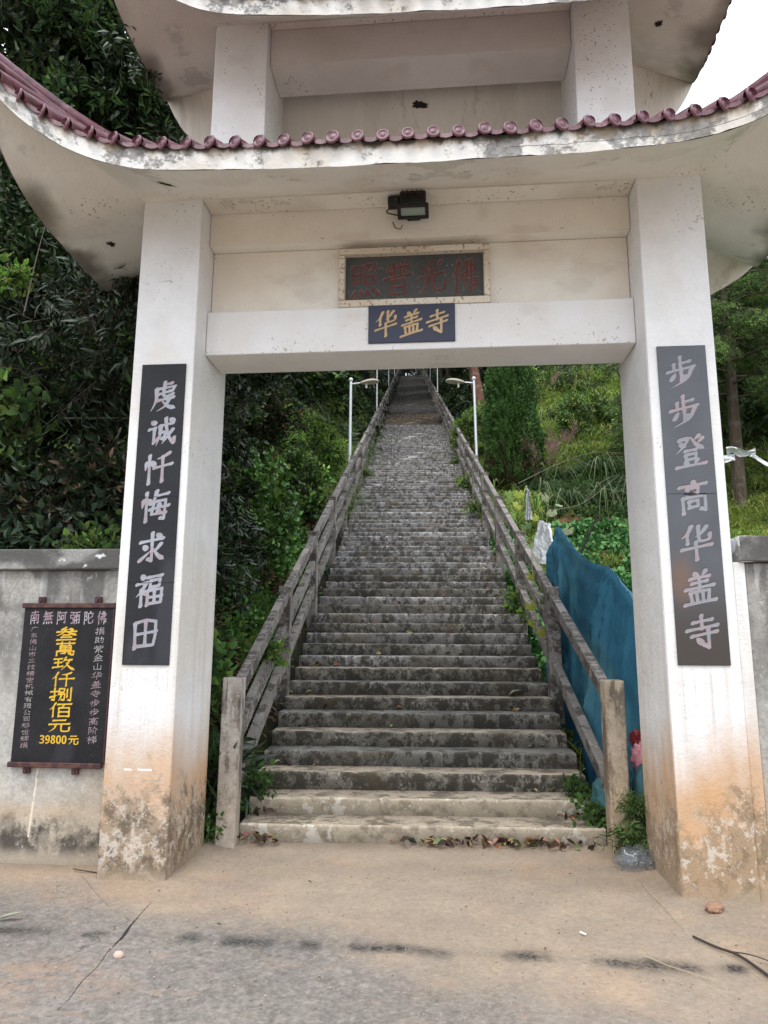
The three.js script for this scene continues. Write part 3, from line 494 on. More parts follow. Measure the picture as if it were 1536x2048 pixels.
  for (const side of q.tiled) {
    const n = q.tiles[side % 2];
    for (let k = 0; k <= n; k++) {
      const t = lerp(-0.985, 0.985, k / n), e0 = above(side, t, 0), e1 = above(side, t, 0.04), out = e0.clone().sub(e1).setY(0).normalize(), along = V(-out.z, 0, out.x);
      const tl = eave(side, clamp(t + 0.01, -1, 1)).sub(eave(side, clamp(t - 0.01, -1, 1))).normalize(), nrm = V().crossVectors(tl, V().subVectors(e1, e0).normalize()).normalize(); if (nrm.y < 0) nrm.negate();
      const path = []; for (let i = 0; i <= 7; i++) { const p = above(side, t, i / 7 * 0.97); path.push(p.addScaledVector(nrm, 0.024)); }
      const jit = (r() - 0.5) * 0.012; path[0].addScaledVector(out, 0.055 + jit); path[0].y -= 0.012;
      part('cover_tile', coverTile(path, tl, 0.041 * (0.94 + r() * 0.12)), glazeMat, root);
      if (k < n) {
        const t1 = lerp(-0.985, 0.985, (k + 1) / n), g = grid(6, 6, (u, v) => { const tt = lerp(t, t1, u), p = above(side, tt, v * 0.95); p.y += 0.03 - 0.022 * Math.sin(u * Math.PI); if (v === 0) p.addScaledVector(out, 0.04 + jit); return p.toArray(); });
        const lip = grid(6, 1, (u, v) => { const tt = lerp(t, t1, u), p = above(side, tt, 0).addScaledVector(out, 0.041 + jit); p.y += 0.03 - 0.022 * Math.sin(u * Math.PI) - v * (0.019 + 0.012 * Math.sin(u * Math.PI)); return p.toArray(); });
        part('pan_tile', merge([g, lip]), glazeMat, root);
      }
    }
  }
  for (const [sx, front] of [[-1, true], [1, true], [-1, false], [1, false]]) {
    const a = corner(sx, front).add(V(0, T + 0.03, 0)), b = top(front ? 0 : 2, sx, q.topY + 0.04), pts = []; for (let i = 0; i <= 6; i++) { const p = a.clone().lerp(b, i / 6); p.y -= sag * Math.sin(i / 6 * Math.PI); pts.push(p); }
    part('hip_ridge', tube(pts, 0.052, 0.05, 12, 14), glazeMat, root);
    const d = pts[0].clone().sub(pts[1]).normalize(), disc = new THREE.CylinderGeometry(0.066, 0.066, 0.03, 20); disc.rotateX(Math.PI / 2); disc.lookAt(d); disc.translate(...pts[0].clone().addScaledVector(d, 0.01).toArray()); part('hip_end_tile', disc, glazeMat, root);
  }
  return { root, eave, under, above };
}
function coverTile(path, across, rad) {
  const pos = [], uv = [], idx = [], S = 8, n = path.length;
  path.forEach((p, i) => {
    const d = (path[Math.min(i + 1, n - 1)]).clone().sub(path[Math.max(0, i - 1)]).normalize(), up = V().crossVectors(across, d).normalize(); if (up.y < 0) up.negate();
    for (let k = 0; k <= S; k++) { const a = k / S * Math.PI * 1.16 - 0.25, rr = rad * (1 - 0.02 * (i % 2)); pos.push(p.x + rr * (Math.cos(a) * across.x + Math.sin(a) * up.x), p.y + rr * (Math.cos(a) * across.y + Math.sin(a) * up.y), p.z + rr * (Math.cos(a) * across.z + Math.sin(a) * up.z)); uv.push(k / S * 0.15 + p.x, i * 0.14); }
  });
  for (let i = 0; i + 1 < n; i++) for (let k = 0; k < S; k++) { const a = i * (S + 1) + k, b = a + S + 1; idx.push(a, b, a + 1, a + 1, b, b + 1); }
  const g = new THREE.BufferGeometry(); g.setAttribute('position', new THREE.Float32BufferAttribute(pos, 3)); g.setAttribute('uv', new THREE.Float32BufferAttribute(uv, 2)); g.setIndex(idx); g.computeVertexNormals();
  // the stamped round end, standing at the eaves: a rim, a groove, a raised boss
  const d = path[0].clone().sub(path[1]).setY(0).normalize(); d.y = 0.12; const face = new THREE.LatheGeometry([[0.0005, 0.011], [0.016, 0.010], [0.020, 0.005], [0.030, 0.004], [0.034, 0.010], [0.044, 0.011], [0.049, 0.006], [0.0495, -0.002], [0.046, -0.006]].map(([a, b]) => new THREE.Vector2(a / 0.047 * rad * 1.06, b)), 18);
  face.rotateX(Math.PI / 2); const m = new THREE.Matrix4().lookAt(V(0, 0, 0), d.clone().negate(), V(0, 1, 0)); face.applyMatrix4(m); face.translate(path[0].x, path[0].y, path[0].z);
  return merge([g, face]);
}

const gate = thing('gateway', 'white plastered two tier temple gateway with purple tiled upswept eaves over the stairs', 'gateway');
const ZB = -0.75;
function shaft(x0, x1, m, name) {
  const g = bx(x0, x1, -0.15, 4.92, ZB, 0, 0.012), p = g.attributes.position, n = g.attributes.normal, uv = g.attributes.uv;
  for (let i = 0; i < p.count; i++) { const ax = Math.abs(n.getX(i)), u = ax > Math.abs(n.getZ(i)) ? (n.getX(i) > 0 ? x1 - x0 - p.getZ(i) : 1.25 + (x1 - x0) - p.getZ(i) * 0.9) : n.getZ(i) > 0 ? p.getX(i) - x0 : 1.2 + x1 - p.getX(i); uv.setXY(i, u + 0.05, p.getY(i) + 0.2); }
  return part(name, g, m, gate);
}
shaft(-2.283, -1.818, shaftMats[0], 'pillar');
{ // on the right the passage side of the shaft has to come next to the front in the texture as well
  const o = shaft(1.422, 1.885, shaftMats[1], 'pillar'), p = o.geometry.attributes.position, n = o.geometry.attributes.normal, uv = o.geometry.attributes.uv;
  for (let i = 0; i < p.count; i++) if (n.getX(i) < -0.7) uv.setX(i, 0.05 + 0.47 - p.getZ(i));
}
part('upper_beam', bx(-1.816, 1.42, 4.605, 4.93, -0.66, -0.19), beamMat, gate);
part('eaves_infill', bx(-1.815, 1.419, 4.872, 4.96, -0.188, 0.004), soffitPlain, gate);
part('name_wall', bx(-1.815, 1.419, 4.067, 4.603, -0.62, -0.30), beamMat, gate);
part('lintel', bx(-1.817, 1.421, 3.706, 4.065, -0.61, -0.22, 0.012), lintelMat, gate);
const lower = hippedRoof(gate, 'lower_roof', { cx: -0.2, inX: 2.08, inFront: 0, inBack: ZB, inY: 4.885, y: 4.555, zFront: 0.75, zBack: -1.5, sideX: 2.88, sideY: 4.72, flat: 0.5, pow: 2.7, tipFront: { x: 2.86, y: 5.26, z: 0.97 }, tipBack: { x: 3.2, y: 5.12, z: -1.72 }, topScale: 0.86, topY: 5.10, thick: 0.155, sag: 0.1, belly: 0.015, seed: 1, tiled: [0, 1, 3], tiles: [36, 17] });
const UB = -0.68;
for (const [a, b] of [[-1.826, -1.384], [1.05, 1.488]]) {
  const g = bx(a, b, 4.95, 6.55, UB, -0.1, 0.01), uv = g.attributes.uv; for (let i = 0; i < uv.count; i++) uv.setXY(i, uv.getX(i) + 2.3, uv.getY(i) - 2.2);
  part('upper_pillar', g, lintelMat, gate);
}
part('plinth', bx(-1.9, 1.55, 4.9, 5.12, UB - 0.03, -0.06), upperMat, gate);
part('eaves_infill', bx(-1.381, 1.047, 6.518, 6.6, -0.168, -0.097), soffitPlain, gate);
part('tie_beam', bx(-1.382, 1.048, 6.19, 6.56, -0.52, -0.17), upperMat, gate);
const upper = hippedRoof(gate, 'upper_roof', { cx: -0.17, inX: 1.66, inFront: -0.1, inBack: UB, inY: 6.53, tilt: 0.03, y: 5.93, yBack: 5.93, backPow: 1.55, zFront: 0.5, zBack: -0.86, sideX: 2.36, sideY: 6.36, flat: 0.5, pow: 2.4, tipFront: { x: 2.36, y: 6.62, z: 0.68 }, tipBack: { x: 2.5, y: 6.70, z: -1.14 }, topScale: 0.35, topY: 7.3, thick: 0.155, sag: 0.12, belly: 0.015, seed: 2, tiled: [0, 1, 3], tiles: [33, 14] });
// places where the render has dropped off the boards: ragged flat sheets, painted dark for the unlit hollow
const hollowShadeMat = std({ color: new THREE.Color().setRGB(0.022, 0.018, 0.015), roughness: 1 }), pitRim = std({ color: new THREE.Color().setRGB(0.3, 0.24, 0.18), roughness: 1 });
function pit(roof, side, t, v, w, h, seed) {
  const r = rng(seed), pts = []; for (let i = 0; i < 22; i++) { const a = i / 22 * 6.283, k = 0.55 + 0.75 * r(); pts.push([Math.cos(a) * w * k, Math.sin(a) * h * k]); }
  for (const [k, d, m] of [[1.12, 0.003, pitRim], [1, 0.006, hollowShadeMat]]) {
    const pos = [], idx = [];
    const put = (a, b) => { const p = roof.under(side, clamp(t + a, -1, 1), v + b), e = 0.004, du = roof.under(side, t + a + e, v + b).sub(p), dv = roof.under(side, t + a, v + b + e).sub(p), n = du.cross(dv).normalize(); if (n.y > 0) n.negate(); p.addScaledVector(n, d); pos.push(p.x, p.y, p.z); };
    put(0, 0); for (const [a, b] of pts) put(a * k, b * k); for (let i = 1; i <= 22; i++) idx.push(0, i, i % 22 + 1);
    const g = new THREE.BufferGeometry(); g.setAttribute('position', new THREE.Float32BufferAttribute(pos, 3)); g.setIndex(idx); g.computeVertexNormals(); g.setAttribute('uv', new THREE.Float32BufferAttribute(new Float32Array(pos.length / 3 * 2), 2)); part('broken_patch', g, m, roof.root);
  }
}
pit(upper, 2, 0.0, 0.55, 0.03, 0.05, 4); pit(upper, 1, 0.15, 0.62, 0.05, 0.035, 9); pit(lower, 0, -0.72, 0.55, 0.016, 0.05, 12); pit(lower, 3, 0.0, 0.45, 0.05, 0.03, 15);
// ---------------------------------------------------------------- boundary walls
const wallTex = (seed, flip) => colourTex(1024, 768, 3, 2.25, (x, y) => {
  const a = fbm(x * 1.4 + seed, y * 1.1 + seed, 5), b = fbm(x * 7 + seed, y * 6, 5), f = vn(x * 120, y * 120), ff = vn(x * 60 + 3, y * 60);
  let l = 0.36 + 0.34 * (a - 0.5) + 0.16 * (b - 0.5) + 0.10 * (f - 0.5) + 0.08 * (vn(x * 55, y * 55) - 0.5); let c = [l * 1.02, l * 0.98, l * 0.9];
  c = mix3(c, [0.48, 0.385, 0.27], ss(0.95, 0.35, y + (a - 0.5) * 0.9) * 0.6);
  const run = fbm(x * 7 + seed * 2, y * 0.9, 5); c = mix3(c, [0.11, 0.105, 0.10], ss(0.46, 0.62, run * 0.65 + b * 0.35 + 0.1 * (f - 0.5)) * ss(0.9, 1.95, y) * 0.85);
  c = mix3(c, [0.62, 0.61, 0.59], ss(0.62, 0.72, fbm(x * 9 + seed * 5, y * 1.3, 4)) * 0.45 * ss(1.1, 1.9, y));
  const left = flip ? 0 : ss(2.95, 2.1, x) * ss(0.9, 1.9, y); c = mix3(c, [0.12, 0.115, 0.11], left * ss(0.35, 0.65, b) * 0.8);
  if (cracks(x + seed, y * 1.3, 0.003) > 0.2) c = mix3(c, [0.12, 0.11, 0.1], 0.6); c = c.map((q) => q * (0.78 + 0.44 * rough(x * 17 + seed, y * 17, 6)));
  const foot = ss(0.42, 0.2, y + (fbm(x * 3 + seed, 2, 4) - 0.5) * 0.55 + (rough(x * 12 + seed, y * 10, 6) - 0.5) * 0.5); c = mix3(c, [0.075, 0.065, 0.055], foot * (0.5 + 0.5 * ss(0.35, 0.6, b)) * ss(0.02, 0.16, y)); c = mix3(c, [0.30, 0.25, 0.19], ss(0.13, 0.02, y) * 0.8);
  c = mix3(c, [0.48, 0.36, 0.24], ss(0.46, 0.36, y) * ss(0.28, 0.36, y) * ss(0.4, 0.6, a) * 0.5);
  if (ff > 0.88) c = mix3(c, [0.6, 0.57, 0.5], (ff - 0.88) * 5);
  if (!flip) { const d = Math.abs(x - 2.43 - 0.06 * (0.65 - y) * -1); if (d < 0.008 && y < 0.66 && y > 0.2) c = mix3(c, [0.74, 0.66, 0.52], 0.8 * ss(0.2, 0.4, vn(x * 90, y * 20))); }
  return c;
});
const copeTex = colourTex(1024, 256, 4, 1, (x, y) => {
  const a = fbm(x * 2, y * 3, 5), b = fbm(x * 11, y * 11, 5), f = vn(x * 110, y * 110); let l = 0.30 + 0.22 * (a - 0.5) + 0.1 * (f - 0.5);
  let c = [l, l * 0.98, l * 0.92]; c = mix3(c, [0.05, 0.048, 0.045], ss(0.46, 0.6, fbm(x * 3 + 9, y * 4 + 2, 5)) * 0.8); return mix3(c, [0.74, 0.75, 0.76], ss(0.66, 0.70, fbm(x * 5 + 12, y * 7 + 40, 4) + (b - 0.5) * 0.1) * 0.9);
});
const copeMat = std({ map: scaled(copeTex, 4, 1), ...bumpP, roughness: 0.95 });
{
  const m = std({ map: scaled(wallTex(4, false), 3, 2.25), ...bumpP, bumpScale: 0.01, roughness: 0.95 }), t = thing('boundary_wall', 'stained grey cement wall carrying the black donation board', 'wall');
  const g = bx(-9, -2.286, -0.1, 2.055, -0.42, -0.22, 0.01), uv = g.attributes.uv; for (let i = 0; i < uv.count; i++) uv.setX(i, uv.getX(i) + 5.3); part('wall_face', g, m, t);
  const c = bx(-9, -2.287, 2.056, 2.208, -0.5, -0.165, 0.014); part('coping', c, copeMat, t);
}
{
  const tex = wallTex(15, true), m = std({ map: scaled(tex, 3, 2.25), ...bumpP, bumpScale: 0.01, roughness: 0.95 }), t = thing('boundary_wall', 'pale grey cement wall joined to the pillar beside the grass slope', 'wall');
  const g = bx(1.975, 8, -0.1, 2.07, -0.32, -0.05, 0.01), uv = g.attributes.uv; for (let i = 0; i < uv.count; i++) uv.setX(i, uv.getX(i) - 1.2); part('wall_face', g, m, t);
  const w = bx(1.888, 1.972, -0.1, 2.075, -0.3, -0.03, 0.012), u2 = w.attributes.uv; for (let i = 0; i < u2.count; i++) u2.setXY(i, u2.getX(i) - 1.422 + 0.05, u2.getY(i) + 0.2); part('white_edge', w, shaftMats[1], t);
  const c = bx(1.93, 8, 2.072, 2.245, -0.42, 0.02, 0.014), u3 = c.attributes.uv; for (let i = 0; i < u3.count; i++) u3.setX(i, u3.getX(i) + 0.9); part('coping', c, copeMat, t);
}

// ---------------------------------------------------------------- lettered stone: the canvas holds only the cut letters, weathering is added pixel by pixel
function lettered(w, h, draw, shade, mx, my) {
  const cv = document.createElement('canvas'); cv.width = w; cv.height = h; const cx = cv.getContext('2d'); cx.fillStyle = '#000'; cx.fillRect(0, 0, w, h); cx.fillStyle = '#fff'; draw(cx);
  const src = cx.getImageData(0, 0, w, h).data, at = (x, y) => src[(clamp(Math.round(y), 0, h - 1) * w + clamp(Math.round(x), 0, w - 1)) * 4] / 255, hue = (x, y) => src[(clamp(Math.round(y), 0, h - 1) * w + clamp(Math.round(x), 0, w - 1)) * 4 + 2] / 255;
  const col = new Uint8Array(w * h * 4), bmp = new Uint8Array(w * h * 4);
  for (let j = 0; j < h; j++) for (let i = 0; i < w; i++) {
    const y = h - 1 - j, k = at(i, y), e = (at(i - 2, y) + at(i + 2, y) + at(i, y - 2) + at(i, y + 2) + k) / 5, c = shade(k, (i + 0.5) / w * mx, (j + 0.5) / h * my, hue(i, y), e), o = (j * w + i) * 4;
    for (let q = 0; q < 3; q++) { col[o + q] = SRGB[Math.round(clamp(c[q]) * 4096)]; bmp[o + q] = 255 * (1 - 0.8 * e); } col[o + 3] = bmp[o + 3] = 255;
  }
  const a = finish(new THREE.DataTexture(col, w, h)); a.colorSpace = THREE.SRGBColorSpace; a.wrapS = a.wrapT = THREE.ClampToEdgeWrapping; const b = finish(new THREE.DataTexture(bmp, w, h)); b.wrapS = b.wrapT = THREE.ClampToEdgeWrapping;
  return { map: a, bumpMap: b };
}
function slab(w, h, d, m, side) {                       // a thin slab, origin at the middle of its back, lettered on the front
  const g = new RoundedBoxGeometry(w, h, d, 2, Math.min(0.004, d / 3)), p = g.attributes.position, uv = g.attributes.uv; g.translate(0, 0, d / 2);
  for (let i = 0; i < p.count; i++) uv.setXY(i, p.getX(i) / w + 0.5, p.getY(i) / h + 0.5);
  return g;
}
function couplet(chars, ys, w, h, yc, x, seed, stone, ink, name, label) {
  const pw = 308, ph = Math.round(308 * h / w), r = rng(seed);
  const tx = lettered(pw, ph, (c) => chars.forEach((ch, i) => brush(c, ch, pw / 2 + (x[i] ?? 0) / w * pw, (yc + h / 2 - ys[i]) / h * ph, pw * 0.63, pw * 0.68, 15.5, { slant: 0.14, wobble: () => r() - 0.5 })),
    (k, u, v, b, e) => {
      const n = fbm(u * 6 + seed, v * 6, 4), f = vn(u * 190, v * 190), st = stone(u, v, n, f), i0 = 0.85 + 0.25 * (n - 0.5) + 0.2 * (f - 0.5), pk = ss(0.5, 0.66, fbm(u * 14 + seed, v * 14 + 7, 3));
      const inkc = mix3(ink, [0.40, 0.30, 0.32], pk * 0.6).map((q) => q * i0), seam = seed === 41 ? [1.83 + 0.012 * (fbm(u * 20, 3, 3) - 0.5), 2.16 - 0.72] : [1.15, 9];
      let c = mix3(st, inkc, k * (0.72 + 0.28 * e));
      if (seed === 41) for (const sv of [0.56, 1.17]) if (Math.abs(v - sv - 0.004 * (fbm(u * 30, 1, 3) - 0.5)) < 0.0022) c = [0.008, 0.008, 0.01];
      if (seed === 52 && Math.abs(v - 1.12 - 0.006 * (fbm(u * 24, 1, 3) - 0.5)) < 0.002 + 0.012 * Math.exp(-Math.pow((u - 0.17) / 0.07, 2)) * vn(u * 40, 2)) c = [0.01, 0.01, 0.012];
      return c;
    }, w, h);
  const m = new THREE.MeshPhysicalMaterial({ ...tx, bumpScale: 0.004, roughness: seed === 41 ? 0.5 : 0.4, specularIntensity: seed === 41 ? 0.35 : 0.8 });
  return solo(name, slab(w, h, 0.012, m), m, label, 'inscribed panel', null, null, [0, yc, 0]);
}
{
  const y1 = [3.30, 3.03, 2.765, 2.488, 2.19, 1.895, 1.595], a = couplet([...'虔诚忏悔求福田'], y1, 0.332, 2.168, 2.466, [0.015, 0.012, 0.003, -0.002, -0.006, -0.006, -0.012], 41, (u, v, n, f) => { const l = 0.018 + 0.008 * n + 0.006 * f; return mix3([l, l * 1.03, l * 1.18], [0.11, 0.115, 0.13], ss(0.6, 0.8, fbm(u * 3, v * 1.1 + 5, 4)) * 0.22 + (f > 0.93 ? 0.25 : 0)); }, [0.40, 0.41, 0.45], 'couplet_panel', 'black stone panel of silver brush characters on the pillar beside the donation board');
  a.position.set(-2.038, 2.466, 0.0012);
  const y2 = [3.385, 3.105, 2.82, 2.51, 2.20, 1.90, 1.615], b = couplet([...'步步登高华盖寺'], y2, 0.328, 2.17, 2.492, [-0.012, -0.01, 0.012, 0.008, 0.004, 0.006, 0.004], 52, (u, v, n, f) => { const l = 0.075 + 0.03 * n + 0.012 * f; return mix3(mix3([l * 0.92, l * 0.98, l * 1.12], [0.055, 0.045, 0.038], ss(0.75, 0.1, v)), [0.21, 0.11, 0.06], ss(0.15, 0.02, Math.hypot((u - 0.06) * 1.1, (v - 0.55) * 0.6)) * 0.5); }, [0.31, 0.305, 0.33], 'couplet_panel', 'greyish stone panel of silver brush characters on the pillar nearest the grass slope');  // upper grey-blue tone paints the sky reflected in polished stone
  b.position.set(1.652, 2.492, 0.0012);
}
{ // the small blue stone with gilt characters
  const tx = lettered(512, 240, (c) => ['华', '盖', '寺'].forEach((ch, i) => brush(c, ch, 104 + i * 152, 120, 128, 158, 15.5, { slant: 0.2 })), (k, u, v, b, e) => { const f = vn(u * 160, v * 160), n = fbm(u * 8, v * 8, 4); return mix3([0.016 + 0.006 * n, 0.021 + 0.008 * n, 0.046 + 0.016 * n + (f > 0.94 ? 0.1 : 0)], mix3([0.62, 0.45, 0.24], [0.50, 0.33, 0.15], n).map((q) => q * (0.9 + 0.25 * (f - 0.5))), k); }, 0.655, 0.305);
  const m = std({ ...tx, bumpScale: 0.003, roughness: 0.4 }); solo('name_plate', slab(0.655, 0.305, 0.014), m, 'small dark blue stone plate with golden characters set in the lintel', 'name plate', null, null, [-0.226, 3.912, -0.219]);
}
{ // the framed board above it, read from right to left
  const tx = lettered(768, 272, (c) => ['照', '普', '光', '佛'].forEach((ch, i) => brush(c, ch, 112 + i * 184, 138, 156, 196, 13, { slant: 0.12 })), (k, u, v, b, e) => { const n = fbm(u * 6 + 4, v * 6, 4), f = vn(u * 140, v * 140), l = 0.042 + 0.03 * n + 0.012 * f; const rim = ss(0.15, 0.4, e) * ss(0.85, 0.5, e); let c = mix3([l * 0.96, l * 1.0, l * 0.98], [0.115, 0.03, 0.027], k * 0.95); c = mix3(c, [0.36, 0.27, 0.2], rim * 0.75 * ss(0.35, 0.55, fbm(u * 18, v * 18, 3))); return f > 0.955 ? [0.4, 0.38, 0.35] : c; }, 1.07, 0.38);
  const m = std({ ...tx, bumpScale: 0.004, roughness: 0.42 }), t = thing('plaque', 'framed dark stone plaque with four red characters beneath the floodlight', 'plaque', [-0.209, 4.315, -0.299]);
  const p = part('stone_panel', slab(1.082, 0.392, 0.03), m, t); p.position.z = 0.004;
  const fm = std({ map: scaled(wallPaint([0.74, 0.68, 0.57], [0.60, 0.50, 0.38], 61, 0.70), 4, 2), ...bumpP, roughness: 0.85 });
  const rails = [[-0.582, 0.582, 0.187, 0.242], [-0.582, 0.582, -0.25, -0.19], [-0.582, -0.532, -0.189, 0.186], [0.532, 0.582, -0.189, 0.186]];
  rails.forEach(([a, b, c, d], i) => { const g = bx(a, b, c, d, 0.001, 0.082 + (i > 1 ? -0.003 : 0), 0.012), u = g.attributes.uv; for (let k = 0; k < u.count; k++) u.setXY(k, u.getX(k) + 1 + i * 0.31, u.getY(k) + 1.2 + i * 0.17); part('frame_rail', g, fm, t); });
}
{ // donation board hung on the wall by four brackets
  const bw = 0.672, bh = 1.075, sx = 640, sy = 1024, mid = '叁萬玖仟捌佰元', right = '捐助紫金山华盖寺步步高阶梯', left = '广东佛山市三技精密机械有限公司郑世辉捐';
  const tx = lettered(sx, sy, (c) => {
    c.fillStyle = '#ff00ff'; [...'南無阿彌陀佛'].forEach((ch, i) => brush(c, ch, 78 + i * 97, 66, 74, 92, 11.5, { slant: 0.06 }));
    [...right].forEach((ch, i) => brush(c, ch, 556, 158 + i * 59.6, 72, 50, 9.5, { slant: 0.1 })); [...left].forEach((ch, i) => brush(c, ch, 84, 146 + i * 42.8, 60, 37, 9, { slant: 0.1 }));
    c.fillStyle = '#ff0000'; [...mid].forEach((ch, i) => brush(c, ch, 318, 178 + i * 101, 164, 94, 16, { slant: 0.04 }));
    c.font = 'bold 70px sans-serif'; c.textAlign = 'left'; c.save(); c.translate(188, 902); c.scale(1.0, 1.08); c.fillText('39800', 0, 0); c.restore(); brush(c, '元', 426, 876, 74, 68, 15, { slant: 0 });
  }, (k, u, v, b, e) => { const n = fbm(u * 9, v * 9, 4), f = vn(u * 170, v * 170), l = 0.012 + 0.012 * n + 0.004 * f; const st = mix3([l, l, l * 1.12], [0.12, 0.12, 0.14], f > 0.95 ? 0.6 : ss(0.6, 0.8, fbm(u * 3 + 8, v * 2, 4)) * 0.14); return mix3(st, b > 0.5 ? mix3([0.50, 0.47, 0.50], [0.42, 0.30, 0.36], ss(0.45, 0.6, n)) : mix3([0.80, 0.52, 0.045], [0.62, 0.36, 0.03], n), k * (b > 0.5 ? 0.8 : 0.95)); }, bw, bh);
  const m = new THREE.MeshPhysicalMaterial({ ...tx, bumpScale: 0.002, roughness: 0.45, specularIntensity: 0.35 }), iron = std({ map: scaled(colourTex(256, 64, 0.8, 0.2, (x, y) => { const n = fbm(x * 14, y * 14, 4), k = 0.7 + 0.6 * n; return mix3([0.055 * k, 0.018 * k, 0.022 * k], [0.13, 0.055, 0.03], ss(0.55, 0.7, fbm(x * 24 + 4, y * 24, 4)) * 0.6); }), 0.8, 0.2), roughness: 0.6 });
  const t = thing('donation_board', 'black donation board with yellow and grey characters hung on the cement wall', 'notice board', [-2.72, 1.24, -0.219]);
  part('board', slab(bw, bh, 0.022), m, t).position.z = 0.012;
  part('top_rail', bx(-0.352, 0.35, 0.536, 0.572, 0.004, 0.048, 0.006), iron, t); part('bottom_rail', bx(-0.352, 0.33, -0.572, -0.536, 0.004, 0.05, 0.006), iron, t); part('side_strip', bx(0.337, 0.347, -0.534, 0.534, 0.006, 0.04, 0.003), iron, t);
  for (const [x, y] of [[-0.219, 0.595], [0.21, 0.595], [-0.22, -0.595], [0.135, -0.595]]) { const b = part('bracket', bx(x - 0.023, x + 0.023, y - 0.022, y + 0.024, 0.001, 0.03, 0.004), iron, t); const bolt = new THREE.CylinderGeometry(0.009, 0.009, 0.014, 8); bolt.rotateX(Math.PI / 2); bolt.translate(x, y, 0.035); part('bolt', bolt, iron, b); }
}
{ // floodlight on the upper beam, tilted down at the plaque
  const t = thing('floodlight', 'black box floodlight fixed to the beam above the red lettered plaque', 'floodlight', [-0.205, 4.775, -0.189]), blk = std({ map: scaled(colourTex(256, 256, 0.3, 0.3, (x, y) => { const n = fbm(x * 40, y * 40, 4); return mix3([0.012, 0.012, 0.012], [0.09, 0.055, 0.045], ss(0.62, 0.75, n) * 0.7); }), 0.3, 0.3), roughness: 0.6 }), glass = new THREE.MeshPhysicalMaterial({ color: 0x9fb0aa, roughness: 0.15, metalness: 0.2, clearcoat: 0.6 });
  const head = new THREE.Group(); head.name = 'lamp_head'; head.position.set(0, 0.045, 0.13); head.rotation.x = 1.42; t.add(head);
  const sh = new THREE.Shape([new THREE.Vector2(-0.09, -0.05), new THREE.Vector2(0.09, -0.05), new THREE.Vector2(0.075, 0.09), new THREE.Vector2(-0.075, 0.09)]), body = new THREE.ExtrudeGeometry(sh, { depth: 0.19, bevelEnabled: true, bevelSize: 0.006, bevelThickness: 0.006, bevelSegments: 2 }); body.rotateX(-Math.PI / 2); body.rotateX(Math.PI / 2); body.translate(0, 0, -0.12);
  const shell = bx(-0.098, 0.098, -0.052, 0.068, -0.11, 0.07, 0.012); part('housing', shell, blk, head);
  for (let i = 0; i < 5; i++) part('cooling_fin', bx(-0.08 + i * 0.036, -0.074 + i * 0.036, 0.069, 0.082, -0.1, 0.03, 0.002), blk, head);
  const fr = [bx(-0.118, 0.118, 0.05, 0.072, 0.071, 0.1), bx(-0.118, 0.118, -0.072, -0.05, 0.071, 0.1), bx(-0.118, -0.094, -0.049, 0.049, 0.071, 0.1), bx(0.094, 0.118, -0.049, 0.049, 0.071, 0.1)]; part('front_frame', merge(fr), blk, head);
  part('lens', bx(-0.093, 0.093, -0.049, 0.049, 0.073, 0.084, 0.003), glass, head);
  part('junction_box', bx(-0.19, -0.1, 0.01, 0.085, 0.09, 0.17, 0.012), blk, t); part('wall_bracket', bx(-0.05, 0.05, -0.03, 0.03, 0.0, 0.05), blk, t);
  part('cable', tube([V(-0.18, 0.0, 0.13), V(-0.2, -0.025, 0.12), V(-0.13, -0.05, 0.12), V(-0.11, -0.06, 0.13)], 0.005, 0.005, 6), blk, t);
  part('cable', tube([V(-0.16, -0.05, 0.03), V(-0.14, -0.1, 0.035), V(-0.1, -0.115, 0.04), V(-0.085, -0.095, 0.06)], 0.006, 0.004, 6), std({ color: new THREE.Color().setRGB(0.2, 0.14, 0.08) }), t);
}
